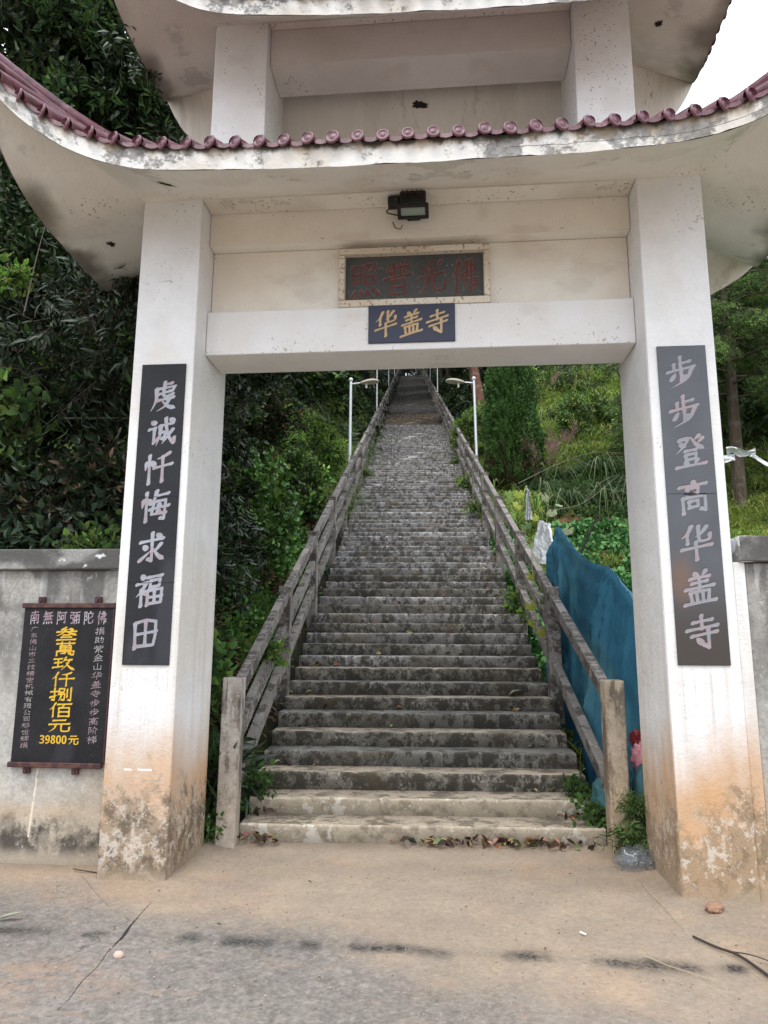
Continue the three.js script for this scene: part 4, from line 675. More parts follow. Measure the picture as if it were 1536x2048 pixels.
// ---------------------------------------------------------------- lamp posts beside the stairs
{
  const steel = std({ color: new THREE.Color().setRGB(0.72, 0.74, 0.78), roughness: 0.35, metalness: 0.35 }), shell = std({ color: new THREE.Color().setRGB(0.42, 0.37, 0.29), roughness: 0.6 }), pale = std({ color: new THREE.Color().setRGB(0.75, 0.73, 0.68), roughness: 0.4 });
  const post = (l, s, side, label, tilt) => {
    const p = W(l, s, landLS(l, s)), t = thing('lamp_post', label, 'lamp post', p.toArray(), STAIR.phi, 'lamp posts along the stairs'); t.rotation.z = tilt; const H = SLOPE * s - p.y + 3.12;
    part('pole', tube([V(0, -0.2, 0), V(0, H, 0)], 0.045, 0.034, 10, 2), steel, t); const ball = new THREE.SphereGeometry(0.058, 14, 10); ball.translate(0, H + 0.03, 0); part('finial', ball, steel, t);
    part('arm', tube([V(0, H - 0.09, 0), V(side * 0.28, H - 0.06, 0)], 0.018, 0.016, 8, 1), steel, t);
    const prof = new THREE.SphereGeometry(1, 20, 12); prof.scale(0.27, 0.085, 0.11); const q = prof.attributes.position; for (let i = 0; i < q.count; i++) { const x = q.getX(i) * side, y = q.getY(i); q.setXYZ(i, q.getX(i), y < 0 ? y * 0.35 : y * (1 + 0.25 * x), q.getZ(i) * (0.65 + 0.9 * clamp((x + 0.27) / 0.4))); } prof.computeVertexNormals(); prof.rotateZ(side * 0.10); prof.translate(side * 0.5, H - 0.05, 0); const hd = part('lamp_head', prof, shell, t);
    const b = new THREE.CylinderGeometry(0.024, 0.03, 0.13, 10); b.translate(side * 0.42, H - 0.14, 0); part('bulb', b, pale, hd);
  };
  post(-1.68, 12.3, 1, 'white steel lamp post nearest the gate on the thicket side of the stairs', 0); post(1.68, 12.3, -1, 'white steel lamp post in front of the columnar evergreen', 0.015);
  post(-1.68, 26.5, 1, 'second lamp post up the thicket side of the stairs', 0); post(1.68, 38, -1, 'second lamp post up beyond the columnar evergreen', 0); post(-1.68, 44, 1, 'third lamp post up the thicket side of the stairs', 0); post(1.68, 54, -1, 'third lamp post up beyond the columnar evergreen', 0); post(-1.68, 62, 1, 'fourth and farthest lamp post up the thicket side', 0);
}
// ---------------------------------------------------------------- leaves: small folded blades on twigs, scattered through crowns
class Leaves {                                            // collects blades with their own colours, then makes one geometry
  constructor() { this.p = []; this.c = []; this.i = []; }
  v(q, c) { this.p.push(q.x, q.y, q.z); this.c.push(c[0], c[1], c[2]); return this.p.length / 3 - 1; }
  leaf(o, dir, nrm, len, wid, droop, col, fold = 0.18) {
    const d = dir.clone().normalize(), s = V().crossVectors(d, nrm).normalize(), n = V().crossVectors(s, d).normalize();
    const at = (t, w, f) => o.clone().addScaledVector(d, len * t).addScaledVector(s, w * wid).addScaledVector(n, f * wid - droop * len * t * t);
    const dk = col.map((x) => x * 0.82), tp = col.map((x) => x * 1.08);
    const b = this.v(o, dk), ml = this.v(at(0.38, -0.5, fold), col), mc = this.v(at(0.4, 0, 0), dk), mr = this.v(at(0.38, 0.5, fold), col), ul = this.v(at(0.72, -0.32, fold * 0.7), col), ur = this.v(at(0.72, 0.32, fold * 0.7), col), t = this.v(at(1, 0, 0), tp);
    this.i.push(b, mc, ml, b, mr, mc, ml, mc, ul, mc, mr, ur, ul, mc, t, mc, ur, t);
  }
  blade(o, dir, len, wid, bend, col, seg = 4) {           // grass: narrow, arching over
    const d = dir.clone().normalize(), s = V(-d.z, 0, d.x); if (s.lengthSq() < 1e-4) s.set(1, 0, 0); s.normalize(); const out = V(d.x, 0, d.z); if (out.lengthSq() > 1e-6) out.normalize();
    let prev = null;
    for (let k = 0; k <= seg; k++) { const t = k / seg, q = o.clone().addScaledVector(d, len * t * (1 - 0.25 * bend * t)).addScaledVector(out, len * bend * 0.55 * t * t); q.y -= len * bend * 0.75 * t * t * t; const w = wid * (1 - t * t) * 0.5 + 0.0006, cc = col.map((x) => x * (0.65 + 0.45 * t)), a = this.v(q.clone().addScaledVector(s, -w), cc), b = this.v(q.clone().addScaledVector(s, w), cc); if (prev) this.i.push(prev[0], prev[1], b, prev[0], b, a); prev = [a, b]; }
  }
  twig(a, b, r, col) { const d = b.clone().sub(a).normalize(), s = V().crossVectors(d, V(0.3, 0.9, 0.2)).normalize(), n = V().crossVectors(s, d); const k = [s, s.clone().multiplyScalar(-0.5).addScaledVector(n, 0.87), s.clone().multiplyScalar(-0.5).addScaledVector(n, -0.87)]; const A = k.map((q) => this.v(a.clone().addScaledVector(q, r), col)), B = k.map((q) => this.v(b.clone().addScaledVector(q, r * 0.5), col)); for (let i = 0; i < 3; i++) { const j = (i + 1) % 3; this.i.push(A[i], B[i], A[j], A[j], B[i], B[j]); } }
  done() { const g = new THREE.BufferGeometry(); g.setAttribute('position', new THREE.Float32BufferAttribute(this.p, 3)); g.setAttribute('color', new THREE.Float32BufferAttribute(this.c, 3)); g.setAttribute('uv', new THREE.Float32BufferAttribute(new Float32Array(this.p.length / 3 * 2), 2)); g.setIndex(this.i); g.computeVertexNormals(); return g; }
}
const leafMat = new THREE.MeshPhysicalMaterial({ vertexColors: true, side: THREE.DoubleSide, roughness: 0.42, specularIntensity: 0.75 });
const softMat = new THREE.MeshPhysicalMaterial({ vertexColors: true, side: THREE.DoubleSide, roughness: 0.7, specularIntensity: 0.4 });
const thinMat = new THREE.MeshPhysicalMaterial({ vertexColors: true, side: THREE.DoubleSide, roughness: 1, transmission: 0.4, thickness: 0, specularIntensity: 0.3 });
const barkTex = colourTex(256, 512, 0.6, 1.2, (x, y) => { const n = fbm(x * 26, y * 5, 5), k = 0.6 + 0.9 * n; return mix3([0.085 * k, 0.062 * k, 0.045 * k], [0.16, 0.15, 0.13], ss(0.6, 0.75, fbm(x * 9, y * 7 + 3, 4)) * 0.6); });
const barkMat = std({ map: scaled(barkTex, 0.6, 1.2), bumpMap: scaled(barkTex, 0.6, 1.2), bumpScale: 0.02, roughness: 1 });
const redBark = std({ map: scaled(barkTex, 0.6, 1.2), color: new THREE.Color().setRGB(1.7, 1.15, 0.95), bumpMap: scaled(barkTex, 0.6, 1.2), bumpScale: 0.02, roughness: 1 });
const rv = (r) => { for (;;) { const v = V(r() * 2 - 1, r() * 2 - 1, r() * 2 - 1), l = v.length(); if (l > 0.1 && l < 1) return v.divideScalar(l); } };
const pick = (r, list) => list[Math.floor(r() * list.length)];
const vary = (r, c, a = 0.35) => { const k = 1 + (r() - 0.5) * 2 * a, y = 1 + (r() - 0.5) * 0.25; return [c[0] * k * y, c[1] * k, c[2] * k / y]; };
// palettes, linear rgb, greens tuned brighter
const DARK = [[0.021, 0.046, 0.014], [0.029, 0.058, 0.018], [0.016, 0.034, 0.013], [0.042, 0.076, 0.021]], MID = [[0.042, 0.095, 0.022], [0.06, 0.125, 0.028], [0.05, 0.105, 0.04], [0.085, 0.15, 0.03]], LIGHT = [[0.12, 0.25, 0.04], [0.16, 0.29, 0.045], [0.10, 0.20, 0.045], [0.22, 0.30, 0.06]], DRY = [[0.10, 0.065, 0.035], [0.16, 0.11, 0.06], [0.07, 0.045, 0.03], [0.06, 0.06, 0.03]], GRASS = [[0.17, 0.27, 0.04], [0.23, 0.32, 0.06], [0.12, 0.21, 0.04], [0.30, 0.33, 0.10]], BAMBOO = [[0.024, 0.042, 0.02], [0.034, 0.054, 0.026], [0.018, 0.03, 0.016]], PINK = [[0.46, 0.28, 0.25], [0.40, 0.25, 0.22], [0.52, 0.36, 0.31]];
// a spray: a twig with leaves to both sides. hang > 0 lets the leaves droop
function spray(seed, n, size, len, wid, palette, { hang = 0.3, spread = 1, dry = 0, twigCol = [0.05, 0.035, 0.022], opposite = false } = {}) {
  const r = rng(seed), L = new Leaves(), axis = V(0, 0, 1), tw = 2 + Math.round(n / 9);
  for (let k = 0; k < tw; k++) {
    const d = axis.clone().addScaledVector(rv(r), 0.75 * spread).normalize(), a = V(0, 0, -size * 0.4), b = a.clone().addScaledVector(d, size * (0.7 + 0.6 * r())); L.twig(a, b, size * 0.012, twigCol);
    const m = Math.ceil(n / tw);
    for (let i = 0; i < m; i++) {
      const t = 0.2 + 0.8 * (i + r() * 0.6) / m, o = a.clone().lerp(b, t), side = V().crossVectors(d, V(0, 1, 0.1)).normalize().multiplyScalar(i % 2 ? 1 : -1);
      const ld = d.clone().multiplyScalar(0.55).addScaledVector(side, 0.8).addScaledVector(rv(r), 0.45 * spread); ld.y -= hang * (0.5 + r());
      L.leaf(o, ld, V(0, 1, 0).addScaledVector(rv(r), 0.55), len * (0.7 + 0.6 * r()), wid * (0.7 + 0.6 * r()), 0.12 + 0.25 * r(), vary(r, r() < dry ? pick(r, DRY) : pick(r, palette)));
    }
  }
  return L.done();
}
const Q = new THREE.Quaternion(), UPQ = V(0, 1, 0), FZ = V(0, 0, 1);
// copies of one geometry: list of { p, dir, s, c }
function scatter(name, g, m, list, parent) {
  const o = new THREE.InstancedMesh(g, m, list.length), M = new THREE.Matrix4(), c = new THREE.Color(), r = rng(list.length + 9), T = new THREE.Quaternion();
  list.forEach((e, i) => {
    if (e.dir) { Q.setFromUnitVectors(FZ, e.dir.clone().normalize()); T.setFromAxisAngle(FZ, (r() - 0.5) * (e.roll ?? 6.28)); Q.multiply(T); } else Q.setFromAxisAngle(UPQ, r() * 6.283);
    M.compose(e.p, Q, V(e.s, e.s, e.s)); o.setMatrixAt(i, M); const k = e.c ?? [1, 1, 1]; o.setColorAt(i, c.setRGB(k[0], k[1], k[2]));
  });
  o.name = name; o.userData.kind = 'stuff'; shadow(o); (parent ?? scene).add(o); return o;
}
// clumped points in an ellipsoid (rx, ry, rz): more towards the outside, grouped in tufts so gaps stay open
function crownPoints(r, c, rad, clumps, per, { shell = 0.55, tuft = 0.28, flat = 0.8, bright = 0.35 } = {}) {
  const out = [];
  for (let k = 0; k < clumps; k++) {
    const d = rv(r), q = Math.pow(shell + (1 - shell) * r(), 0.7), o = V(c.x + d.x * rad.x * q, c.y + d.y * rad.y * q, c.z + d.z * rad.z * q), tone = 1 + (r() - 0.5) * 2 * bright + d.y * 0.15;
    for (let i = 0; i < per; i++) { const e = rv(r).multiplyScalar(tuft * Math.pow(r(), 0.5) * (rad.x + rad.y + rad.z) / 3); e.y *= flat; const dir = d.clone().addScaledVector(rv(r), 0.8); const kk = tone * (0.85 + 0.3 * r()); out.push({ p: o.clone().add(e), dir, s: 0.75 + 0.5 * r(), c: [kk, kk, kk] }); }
  }
  return out;
}
const trunkRun = (r, base, h, lean, bend, n = 5) => { const p = []; for (let i = 0; i <= n; i++) { const t = i / n; p.push(V(base.x + lean.x * t + bend * Math.sin(t * 4 + base.z) * t, base.y + h * t, base.z + lean.z * t + bend * Math.cos(t * 3 + base.x) * t)); } return p; };
function tree(name, label, category, base, o, group) {
  const r = rng(o.seed), t = thing(name, label, category, [base.x, base.y, base.z], 0, group), pts = trunkRun(r, V(0, -0.3, 0), o.h, V(o.lean?.[0] ?? 0, 0, o.lean?.[1] ?? 0), o.bend ?? 0.12), wood = [tube(pts, o.r, o.r * 0.35, 9)];
  for (const c of o.crowns) { const k = Math.min(pts.length - 1, Math.max(1, Math.round(clamp((c[1] - 0.3) / o.h, 0.25, 0.95) * (pts.length - 1)) - 1)), a = pts[k], b = V(c[0], c[1], c[2]); wood.push(tube([a, a.clone().lerp(b, 0.5).add(V(0, 0.12, 0)), b], o.r * 0.42, o.r * 0.1, 6)); for (let j = 0; j < (o.limbs ?? 3); j++) { const e = b.clone().add(rv(r).multiply(V(c[3], c[4] ?? c[3], c[5] ?? c[3])).multiplyScalar(0.8)); wood.push(tube([a.clone().lerp(b, 0.6), b.clone().lerp(e, 0.5), e], o.r * 0.2, o.r * 0.05, 5)); } }
  part('trunk', merge(wood), o.bark ?? barkMat, t);
  const lists = o.sprays.map(() => []);
  for (const c of o.crowns) crownPoints(r, V(c[0], c[1], c[2]), V(c[3], c[4] ?? c[3], c[5] ?? c[3]), Math.round(o.clumps * (c[6] ?? 1)), o.per, o.opt).forEach((e, i) => lists[i % lists.length].push(e));
  const crown = new THREE.Group(); crown.name = 'crown'; t.add(crown);
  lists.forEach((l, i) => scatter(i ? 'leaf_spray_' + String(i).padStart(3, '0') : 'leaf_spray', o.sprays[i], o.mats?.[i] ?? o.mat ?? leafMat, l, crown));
  return t;
}
const at = (l, s, dy = 0) => W(l, s, landLS(l, s) + dy);

// sprays shared by many plants
const S = {
  glossy: spray(101, 22, 0.34, 0.115, 0.05, DARK, { hang: 0.45 }), glossyLit: spray(102, 22, 0.34, 0.115, 0.052, [...DARK, ...MID, ...MID], { hang: 0.4 }),
  willow: spray(103, 28, 0.36, 0.11, 0.03, [...DARK, DARK[3], MID[0]], { hang: 0.75 }), bambooish: spray(104, 30, 0.36, 0.10, 0.03, BAMBOO, { hang: 0.85 }),
  mid: spray(105, 26, 0.3, 0.085, 0.042, MID, { hang: 0.25 }), light: spray(106, 26, 0.26, 0.075, 0.038, [...LIGHT, ...MID], { hang: 0.2 }), bright: spray(107, 24, 0.24, 0.07, 0.036, LIGHT, { hang: 0.2 }),
  heart: spray(108, 12, 0.3, 0.11, 0.09, [...MID, MID[1], LIGHT[2]], { hang: 0.55 }), heartLit: spray(109, 9, 0.3, 0.125, 0.105, LIGHT, { hang: 0.5 }), dry: spray(110, 24, 0.34, 0.075, 0.03, [...DRY, DARK[0], DARK[3]], { hang: 0.5 }),
  oval: spray(111, 18, 0.34, 0.105, 0.062, [[0.03, 0.06, 0.03], [0.045, 0.08, 0.045], [0.025, 0.048, 0.022]], { hang: 0.2 }), far: spray(112, 20, 0.6, 0.2, 0.09, [...DARK, DARK[0]], { hang: 0.3 }), farMid: spray(113, 20, 0.55, 0.18, 0.08, [...MID, DARK[3]], { hang: 0.3 }),
  tiny: spray(117, 10, 0.16, 0.05, 0.02, DARK, { hang: -0.1 }), yellowish: spray(114, 24, 0.28, 0.08, 0.036, [...LIGHT, GRASS[3], [0.2, 0.17, 0.05]], { hang: 0.2 }), ground: spray(115, 16, 0.16, 0.05, 0.032, [...MID, LIGHT[2]], { hang: 0.1, spread: 1.4 }), potato: spray(116, 12, 0.18, 0.075, 0.07, [[0.06, 0.14, 0.045], [0.09, 0.18, 0.055], [0.045, 0.105, 0.04]], { hang: 0.1, spread: 1.3 }),
};
function grassTuft(seed, n, h, wid, palette, bend) { const r = rng(seed), L = new Leaves(); for (let i = 0; i < n; i++) { const a = r() * 6.283, k = 0.15 + 0.65 * r(), d = V(Math.cos(a) * k, 1, Math.sin(a) * k); L.blade(V(Math.cos(a) * 0.04 * r(), -0.02, Math.sin(a) * 0.04 * r()), d, h * (0.55 + 0.6 * r()), wid * (0.7 + 0.6 * r()), bend * (0.5 + r()), vary(r, pick(r, palette), 0.25)); } return L.done(); }
const TUFT = { lawn: grassTuft(201, 16, 0.24, 0.007, GRASS, 0.6), tall: grassTuft(202, 18, 0.62, 0.011, GRASS, 0.7), reed: grassTuft(203, 20, 0.9, 0.016, [...LIGHT, ...GRASS], 0.8) };
// ---------------------------------------------------------------- left of the gate: tall dark thicket on the bank
tree('broadleaf_tree', 'tall glossy broadleaf tree filling the sky beside the upper roof', 'tree', at(-5.6, 2.6), { seed: 11, h: 8.6, r: 0.2, lean: [0.5, 0.3], sprays: [S.glossy, S.glossyLit], mats: [leafMat, thinMat], clumps: 62, per: 14, opt: { tuft: 0.16, shell: 0.35 }, crowns: [[0.2, 6.6, 0.6, 2.0, 1.5, 1.5], [1.9, 5.4, 0.2, 1.5, 1.2, 1.3], [0.9, 8.2, 0.2, 2.3, 1.5, 1.6], [-1.2, 7.2, 1.0, 1.6, 1.4, 1.4], [2.6, 6.9, -0.9, 1.5, 1.2, 1.2, 0.8]] });
tree('broadleaf_tree', 'dark spreading tree behind the left end of the lower eaves', 'tree', at(-4.0, 3.2), { seed: 12, h: 5.2, r: 0.15, sprays: [S.willow, S.glossy], clumps: 85, per: 17, opt: { tuft: 0.26, shell: 0.3 }, crowns: [[-0.6, 3.4, 0.5, 1.7, 1.4, 1.3], [0.8, 4.4, 0.0, 1.6, 1.3, 1.3], [-1.6, 4.6, 0.4, 1.6, 1.3, 1.3], [0.2, 5.4, -0.4, 1.7, 1.2, 1.2], [1.4, 3.2, 0.0, 1.2, 1.3, 1.0]] });
tree('broadleaf_tree', 'slender tree showing gaps of sky above the thicket', 'tree', at(-4.2, 6.0), { seed: 13, h: 8.6, r: 0.13, sprays: [S.mid, S.willow], mats: [thinMat, leafMat], clumps: 36, per: 13, opt: { tuft: 0.17 }, crowns: [[0.3, 6.2, 0.2, 1.7, 1.3, 1.5], [1.0, 7.6, 0.0, 1.5, 1.2, 1.2], [-1.4, 7.4, 0.2, 1.6, 1.3, 1.3], [0, 8.9, 0, 1.5, 1.0, 1.2]] });
{
  const r = rng(301), a = [], b = [], c = [];
  for (let i = 0; i < 5200; i++) {                                // a hanging wall of bamboo-like leaves right behind the boundary wall
    const l = -2.15 - r() * 5.6, s = -0.25 + r() * 3.0 + Math.pow(r(), 2) * 1.2, g = landLS(l, s), top = 2.8 + 1.6 * fbm(l * 0.7, 4, 3) + s * 0.5, y = Math.max(1.2, g) + r() * Math.max(0.2, top - g * 0.35), n = fbm(l * 1.3 + 7, y * 1.1 + s, 3);
    if (n < 0.36) continue; const p = W(l, s + 0.35 * (n - 0.5), y); const k = 0.55 + 0.9 * n; (i % 3 ? a : i % 2 ? b : c).push({ p, dir: V((r() - 0.5) * 1.2, -0.35 + 0.5 * (r() - 0.5), 0.9), s: 0.7 + 0.6 * r(), c: [k, k, k] });
  }
  const t = thing('thicket', 'dense dark thicket of drooping narrow leaves behind the donation board wall', 'thicket', [0, 0, 0], 0, null, 'stuff'); scatter('foliage', S.bambooish, leafMat, a, t); scatter('foliage_001', S.willow, leafMat, b, t); scatter('foliage_002', S.glossy, leafMat, c, t);
  const lit = []; for (let i = 0; i < 420; i++) { const l = -2.3 - r() * 4.6, s = -0.1 + r() * 0.9, y = 1.9 + 3.2 * r() * r(), n = fbm(l * 2.1, y * 1.9, 3); if (n < 0.5) continue; lit.push({ p: W(l, s, y), dir: V(r() - 0.5, -0.3, 0.9), s: 0.6 + 0.5 * r(), c: [n * 1.5, n * 1.5, n * 1.5] }); } scatter('foliage_003', S.light, thinMat, lit, t); scatter('foliage_004', S.dry, softMat, lit.map((e) => ({ ...e, p: e.p.clone().add(V(0.5 * Math.sin(e.p.x * 9), 0.4 * Math.cos(e.p.y * 7), 0.1)), c: [0.8, 0.8, 0.8] })), t);
  const tw = []; for (let i = 0; i < 70; i++) { const l = -3.0 - r() * 4.2, s = 0.25 + r() * 1.4, y = 2.2 + 2.6 * r(), a = W(l, s, y), d = V((r() - 0.6) * 0.7, r() * 0.7, -0.35 * r()).normalize(); tw.push(tube([a, a.clone().addScaledVector(d, 0.5 + 0.4 * r()).add(V(0, 0.1 * r(), 0)), a.clone().addScaledVector(d, 1.0 + 0.8 * r()).add(V(0, -0.25 * r(), 0))], 0.009, 0.002, 5)); } part('twigs', merge(tw), std({ color: new THREE.Color().setRGB(0.10, 0.085, 0.065), roughness: 1 }), t);
}
// shrubs that can be told apart above the wall
function shrub(name, label, category, base, rad, sprays, n, o = {}) {
  const r = rng(o.seed ?? 5), t = thing(name, label, category, base.toArray(), 0, o.group), h = rad.y, wood = [];
  for (let i = 0; i < (o.stems ?? 6); i++) { const d = rv(r); wood.push(tube([V(0, -0.1, 0), V(d.x * rad.x * 0.35, h * 0.7, d.z * rad.z * 0.35), V(d.x * rad.x * 0.8, h * (1.1 + 0.5 * r()), d.z * rad.z * 0.8)], o.stem ?? 0.014, 0.004, 5)); }
  part('stem', merge(wood), o.bark ?? barkMat, t);
  const lists = sprays.map(() => []); crownPoints(r, V(0, h * (o.lift ?? 1.0), 0), rad, n, o.per ?? 9, { shell: 0.4, tuft: o.tuft ?? 0.26, bright: o.bright ?? 0.3 }).forEach((e, i) => { e.c = e.c.map((q) => q * (o.gain ?? 1)); lists[i % lists.length].push(e); });
  const cr = new THREE.Group(); cr.name = 'foliage'; t.add(cr); lists.forEach((l, i) => scatter(i ? 'leaf_spray_' + String(i).padStart(3, '0') : 'leaf_spray', sprays[i], o.mat ?? leafMat, l, cr)); return t;
}
const spot = (x, y, z) => V(x, y, z);
shrub('round_leaf_shrub', 'shrub of broad dull green oval leaves above the left wall coping', 'shrub', spot(-3.75, 1.75, -1.0), V(0.62, 0.5, 0.35), [S.oval], 22, { seed: 21, per: 7 });
shrub('twiggy_shrub', 'thin grey twiggy shrub with few small leaves above the left wall', 'shrub', spot(-3.15, 2.35, -1.15), V(0.6, 0.42, 0.3), [S.dry, S.oval], 16, { seed: 22, per: 5, stems: 14, stem: 0.009, bark: std({ color: new THREE.Color().setRGB(0.13, 0.11, 0.085) }) });
shrub('vine_tangle', 'bright heart leaved vine at the far left over the wall', 'vine', spot(-4.0, 2.9, -1.1), V(0.45, 0.55, 0.25), [S.heartLit, S.heart], 12, { seed: 23, per: 3, mat: thinMat });
shrub('leafy_weed', 'fresh green weed growing up behind the wall next to the left pillar', 'weed', spot(-2.72, 2.0, -0.85), V(0.34, 0.2, 0.18), [S.bright, S.mid], 12, { seed: 24, per: 5, mat: thinMat });
shrub('leafy_weed', 'pale green fern like weed under the left eaves tip', 'weed', spot(-4.6, 5.1, -1.6), V(0.3, 0.22, 0.2), [S.bright], 8, { seed: 25, per: 4, mat: thinMat });
// little seedlings rooted on the upper roof's left edge
for (const [x, y, z, s, lab] of [[-2.63, 6.60, -0.12, 26, 'seedling rooted high on the edge of the upper roof'], [-2.64, 6.5, -0.45, 27, 'bushy seedling clump on the upper roof edge'], [-2.66, 6.6, -0.8, 28, 'small seedling at the upper roof\'s rear corner']]) shrub('seedling', lab, 'seedling', spot(x + 0.12, y - 0.12, z + 0.05), V(0.1, 0.14, 0.1), [S.tiny], s === 27 ? 8 : 3, { seed: s, per: s === 27 ? 3 : 2, stems: 3, stem: 0.004 });

// ---------------------------------------------------------------- left of the stairs, seen through the gate
{
  const r = rng(311), a = [], b = [], c = [], d = [], e = [];
  for (let i = 0; i < 9500; i++) {                                // creepers over the bank beside the railing
    const s = 0.1 + 15 * Math.pow(r(), 1.2), l = -1.72 - Math.pow(r(), 1.1) * 2.9, n = fbm(l * 1.5, s * 1.2 + 20, 3), y = landLS(l, s) + 0.04 + 0.5 * r() * n * ss(0.05, 0.5, -l - 1.62), k = 1.3 + 1.9 * n;
    const q = { p: W(l, s, y), dir: V(0.45 + 0.5 * (r() - 0.5), 0.3, 0.8), s: 0.55 + 0.5 * r(), c: [k, k, k] };
    if (s > 9 && n > 0.45) d.push(q); else (n > 0.58 ? a : n > 0.46 ? b : n > 0.4 ? c : e).push(q);
  }
  const t = thing('creeper', 'creeping vines covering the bank beside the left railing', 'creeper', [0, 0, 0], 0, null, 'stuff'); scatter('foliage', S.heart, leafMat, a, t); scatter('foliage_001', S.mid, leafMat, b, t); scatter('foliage_002', S.ground, leafMat, c, t); scatter('foliage_003', S.light, leafMat, d, t); scatter('foliage_004', S.dry, softMat, e, t);
}
shrub('dry_bush', 'brown half dead bush hanging over the left bank', 'bush', at(-3.15, 6.6, 0.5), V(0.95, 1.3, 0.8), [S.dry, S.dry, S.willow], 60, { seed: 31, per: 9, stems: 16, tuft: 0.3, mat: softMat });
shrub('dry_bush', 'dark tangled bush under the left lintel corner', 'bush', at(-3.4, 4.2, 0.9), V(0.8, 1.2, 0.7), [S.willow, S.glossy, S.dry], 55, { seed: 32, per: 10, stems: 12, tuft: 0.3 });
tree('broadleaf_tree', 'small tree with fresh green leaves just inside the left pillar', 'tree', at(-3.6, 5.0), { seed: 33, h: 3.0, r: 0.07, sprays: [S.light, S.mid], clumps: 36, per: 11, opt: { tuft: 0.28 }, crowns: [[0.35, 2.0, 0.5, 0.75, 0.65, 0.6], [0.1, 2.9, 0.2, 0.9, 0.6, 0.7], [0.75, 1.2, 0.6, 0.5, 0.5, 0.5, 0.5]] });
tree('broadleaf_tree', 'dark leaning tree over the left bank behind the dry bush', 'tree', at(-4.2, 9.0), { seed: 34, h: 5.2, r: 0.13, lean: [0.7, 0.2], sprays: [S.glossy, S.willow], clumps: 60, per: 13, opt: { tuft: 0.28 }, crowns: [[0.6, 3.2, 0.4, 1.5, 1.2, 1.2], [1.2, 4.4, 0, 1.4, 1.1, 1.2], [-0.8, 4.6, 0, 1.7, 1.4, 1.4]] });
tree('broadleaf_tree', 'light green tree behind the nearest lamp post on the thicket side', 'tree', at(-3.0, 16.5), { seed: 35, h: 4.4, r: 0.09, sprays: [S.light, S.farMid], clumps: 60, per: 11, opt: { tuft: 0.26 }, crowns: [[0.2, 2.4, 0.2, 1.05, 1.1, 1.0], [0.4, 3.9, 0, 1.1, 0.9, 1.0], [-1.0, 3.4, 0.4, 1.2, 1.1, 1.0]] });
{
  const r = rng(321), a = [], b = [], n = [];
  for (let i = 0; i < 1500; i++) { const s = 8.5 + r() * 15, l = -1.86 - Math.pow(r(), 1.3) * 1.5, k = 0.7 + 0.6 * fbm(l * 2, s, 3); (r() < 0.6 ? a : b).push({ p: at(l, s, -0.02), s: 0.7 + 0.6 * r(), c: [k, k, k * 0.95] }); if (r() < 0.25) n.push({ p: at(l, s, 0.15 + 0.5 * r()), dir: rv(r), s: 0.9, c: [k, k, k] }); }
  const t = thing('grass', 'bright long grass and weeds beside the left railing around the first lamp post', 'grass', [0, 0, 0], 0, null, 'stuff'); scatter('tufts', TUFT.tall, thinMat, a, t); scatter('tufts_001', TUFT.reed, thinMat, b, t); scatter('foliage', S.yellowish, thinMat, n, t);
}

// ---------------------------------------------------------------- right of the stairs
{ // columnar evergreen: flat scale-leaved fans held upright, browned low down
  const fan = (seed, pal) => { const r = rng(seed), L = new Leaves(); for (let k = 0; k < 5; k++) { const a = V((r() - 0.5) * 0.12, 0.15 * k / 5, (r() - 0.5) * 0.1), d0 = V((r() - 0.5) * 0.8, 1, 0.35 + (r() - 0.5) * 0.7).normalize(); for (let i = 0; i < 14; i++) { const o = a.clone().addScaledVector(d0, 0.012 * i), d = d0.clone().addScaledVector(rv(r), 0.7).normalize(); L.leaf(o, d, rv(r), 0.055 + 0.03 * r(), 0.019, 0.05, vary(r, pick(r, pal), 0.35), 0.05); } } return L.done(); };
  const green = fan(401, [[0.045, 0.10, 0.022], [0.075, 0.145, 0.03], [0.028, 0.06, 0.018]]), brown = fan(402, [[0.07, 0.05, 0.03], [0.10, 0.065, 0.04], [0.04, 0.045, 0.02]]), r = rng(403), t = thing('evergreen', 'dense columnar evergreen just right of the first lamp post', 'tree', at(2.72, 13.2).toArray());
  part('trunk', tube([V(0, -0.2, 0), V(0.05, 2.5, 0), V(0, 5.2, 0)], 0.12, 0.03, 8), barkMat, t); const A = [], B = [], wid = (y) => 0.72 * Math.pow(Math.max(0, 1 - y / 6.2), 0.45) * ss(-0.5, 0.5, y);
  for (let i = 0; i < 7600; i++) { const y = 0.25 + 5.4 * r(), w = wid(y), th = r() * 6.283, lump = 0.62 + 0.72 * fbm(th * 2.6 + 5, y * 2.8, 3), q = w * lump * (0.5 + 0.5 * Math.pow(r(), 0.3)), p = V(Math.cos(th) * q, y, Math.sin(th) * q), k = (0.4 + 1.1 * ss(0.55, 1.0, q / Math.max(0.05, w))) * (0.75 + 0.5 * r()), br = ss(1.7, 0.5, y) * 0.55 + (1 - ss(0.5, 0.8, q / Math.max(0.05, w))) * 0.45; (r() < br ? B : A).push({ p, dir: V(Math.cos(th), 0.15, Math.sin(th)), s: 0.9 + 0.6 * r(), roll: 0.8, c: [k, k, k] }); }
  const cr = new THREE.Group(); cr.name = 'crown'; t.add(cr); scatter('leaf_spray', green, softMat, A, cr); scatter('leaf_spray_001', brown, softMat, B, cr);
}
shrub('hanging_bush', 'leafy mid green bush cascading down the left bank towards the railing', 'bush', at(-2.5, 4.6, 0.3), V(0.55, 0.75, 0.8), [S.heart, S.mid], 40, { seed: 36, per: 9, bright: 0.5, gain: 1.7 });
shrub('hanging_bush', 'pale leaved bush on the left bank above the second railing bay', 'bush', at(-2.3, 7.4, 0.2), V(0.5, 0.65, 0.8), [S.light, S.heart], 36, { seed: 37, per: 8, bright: 0.5, gain: 1.4 });
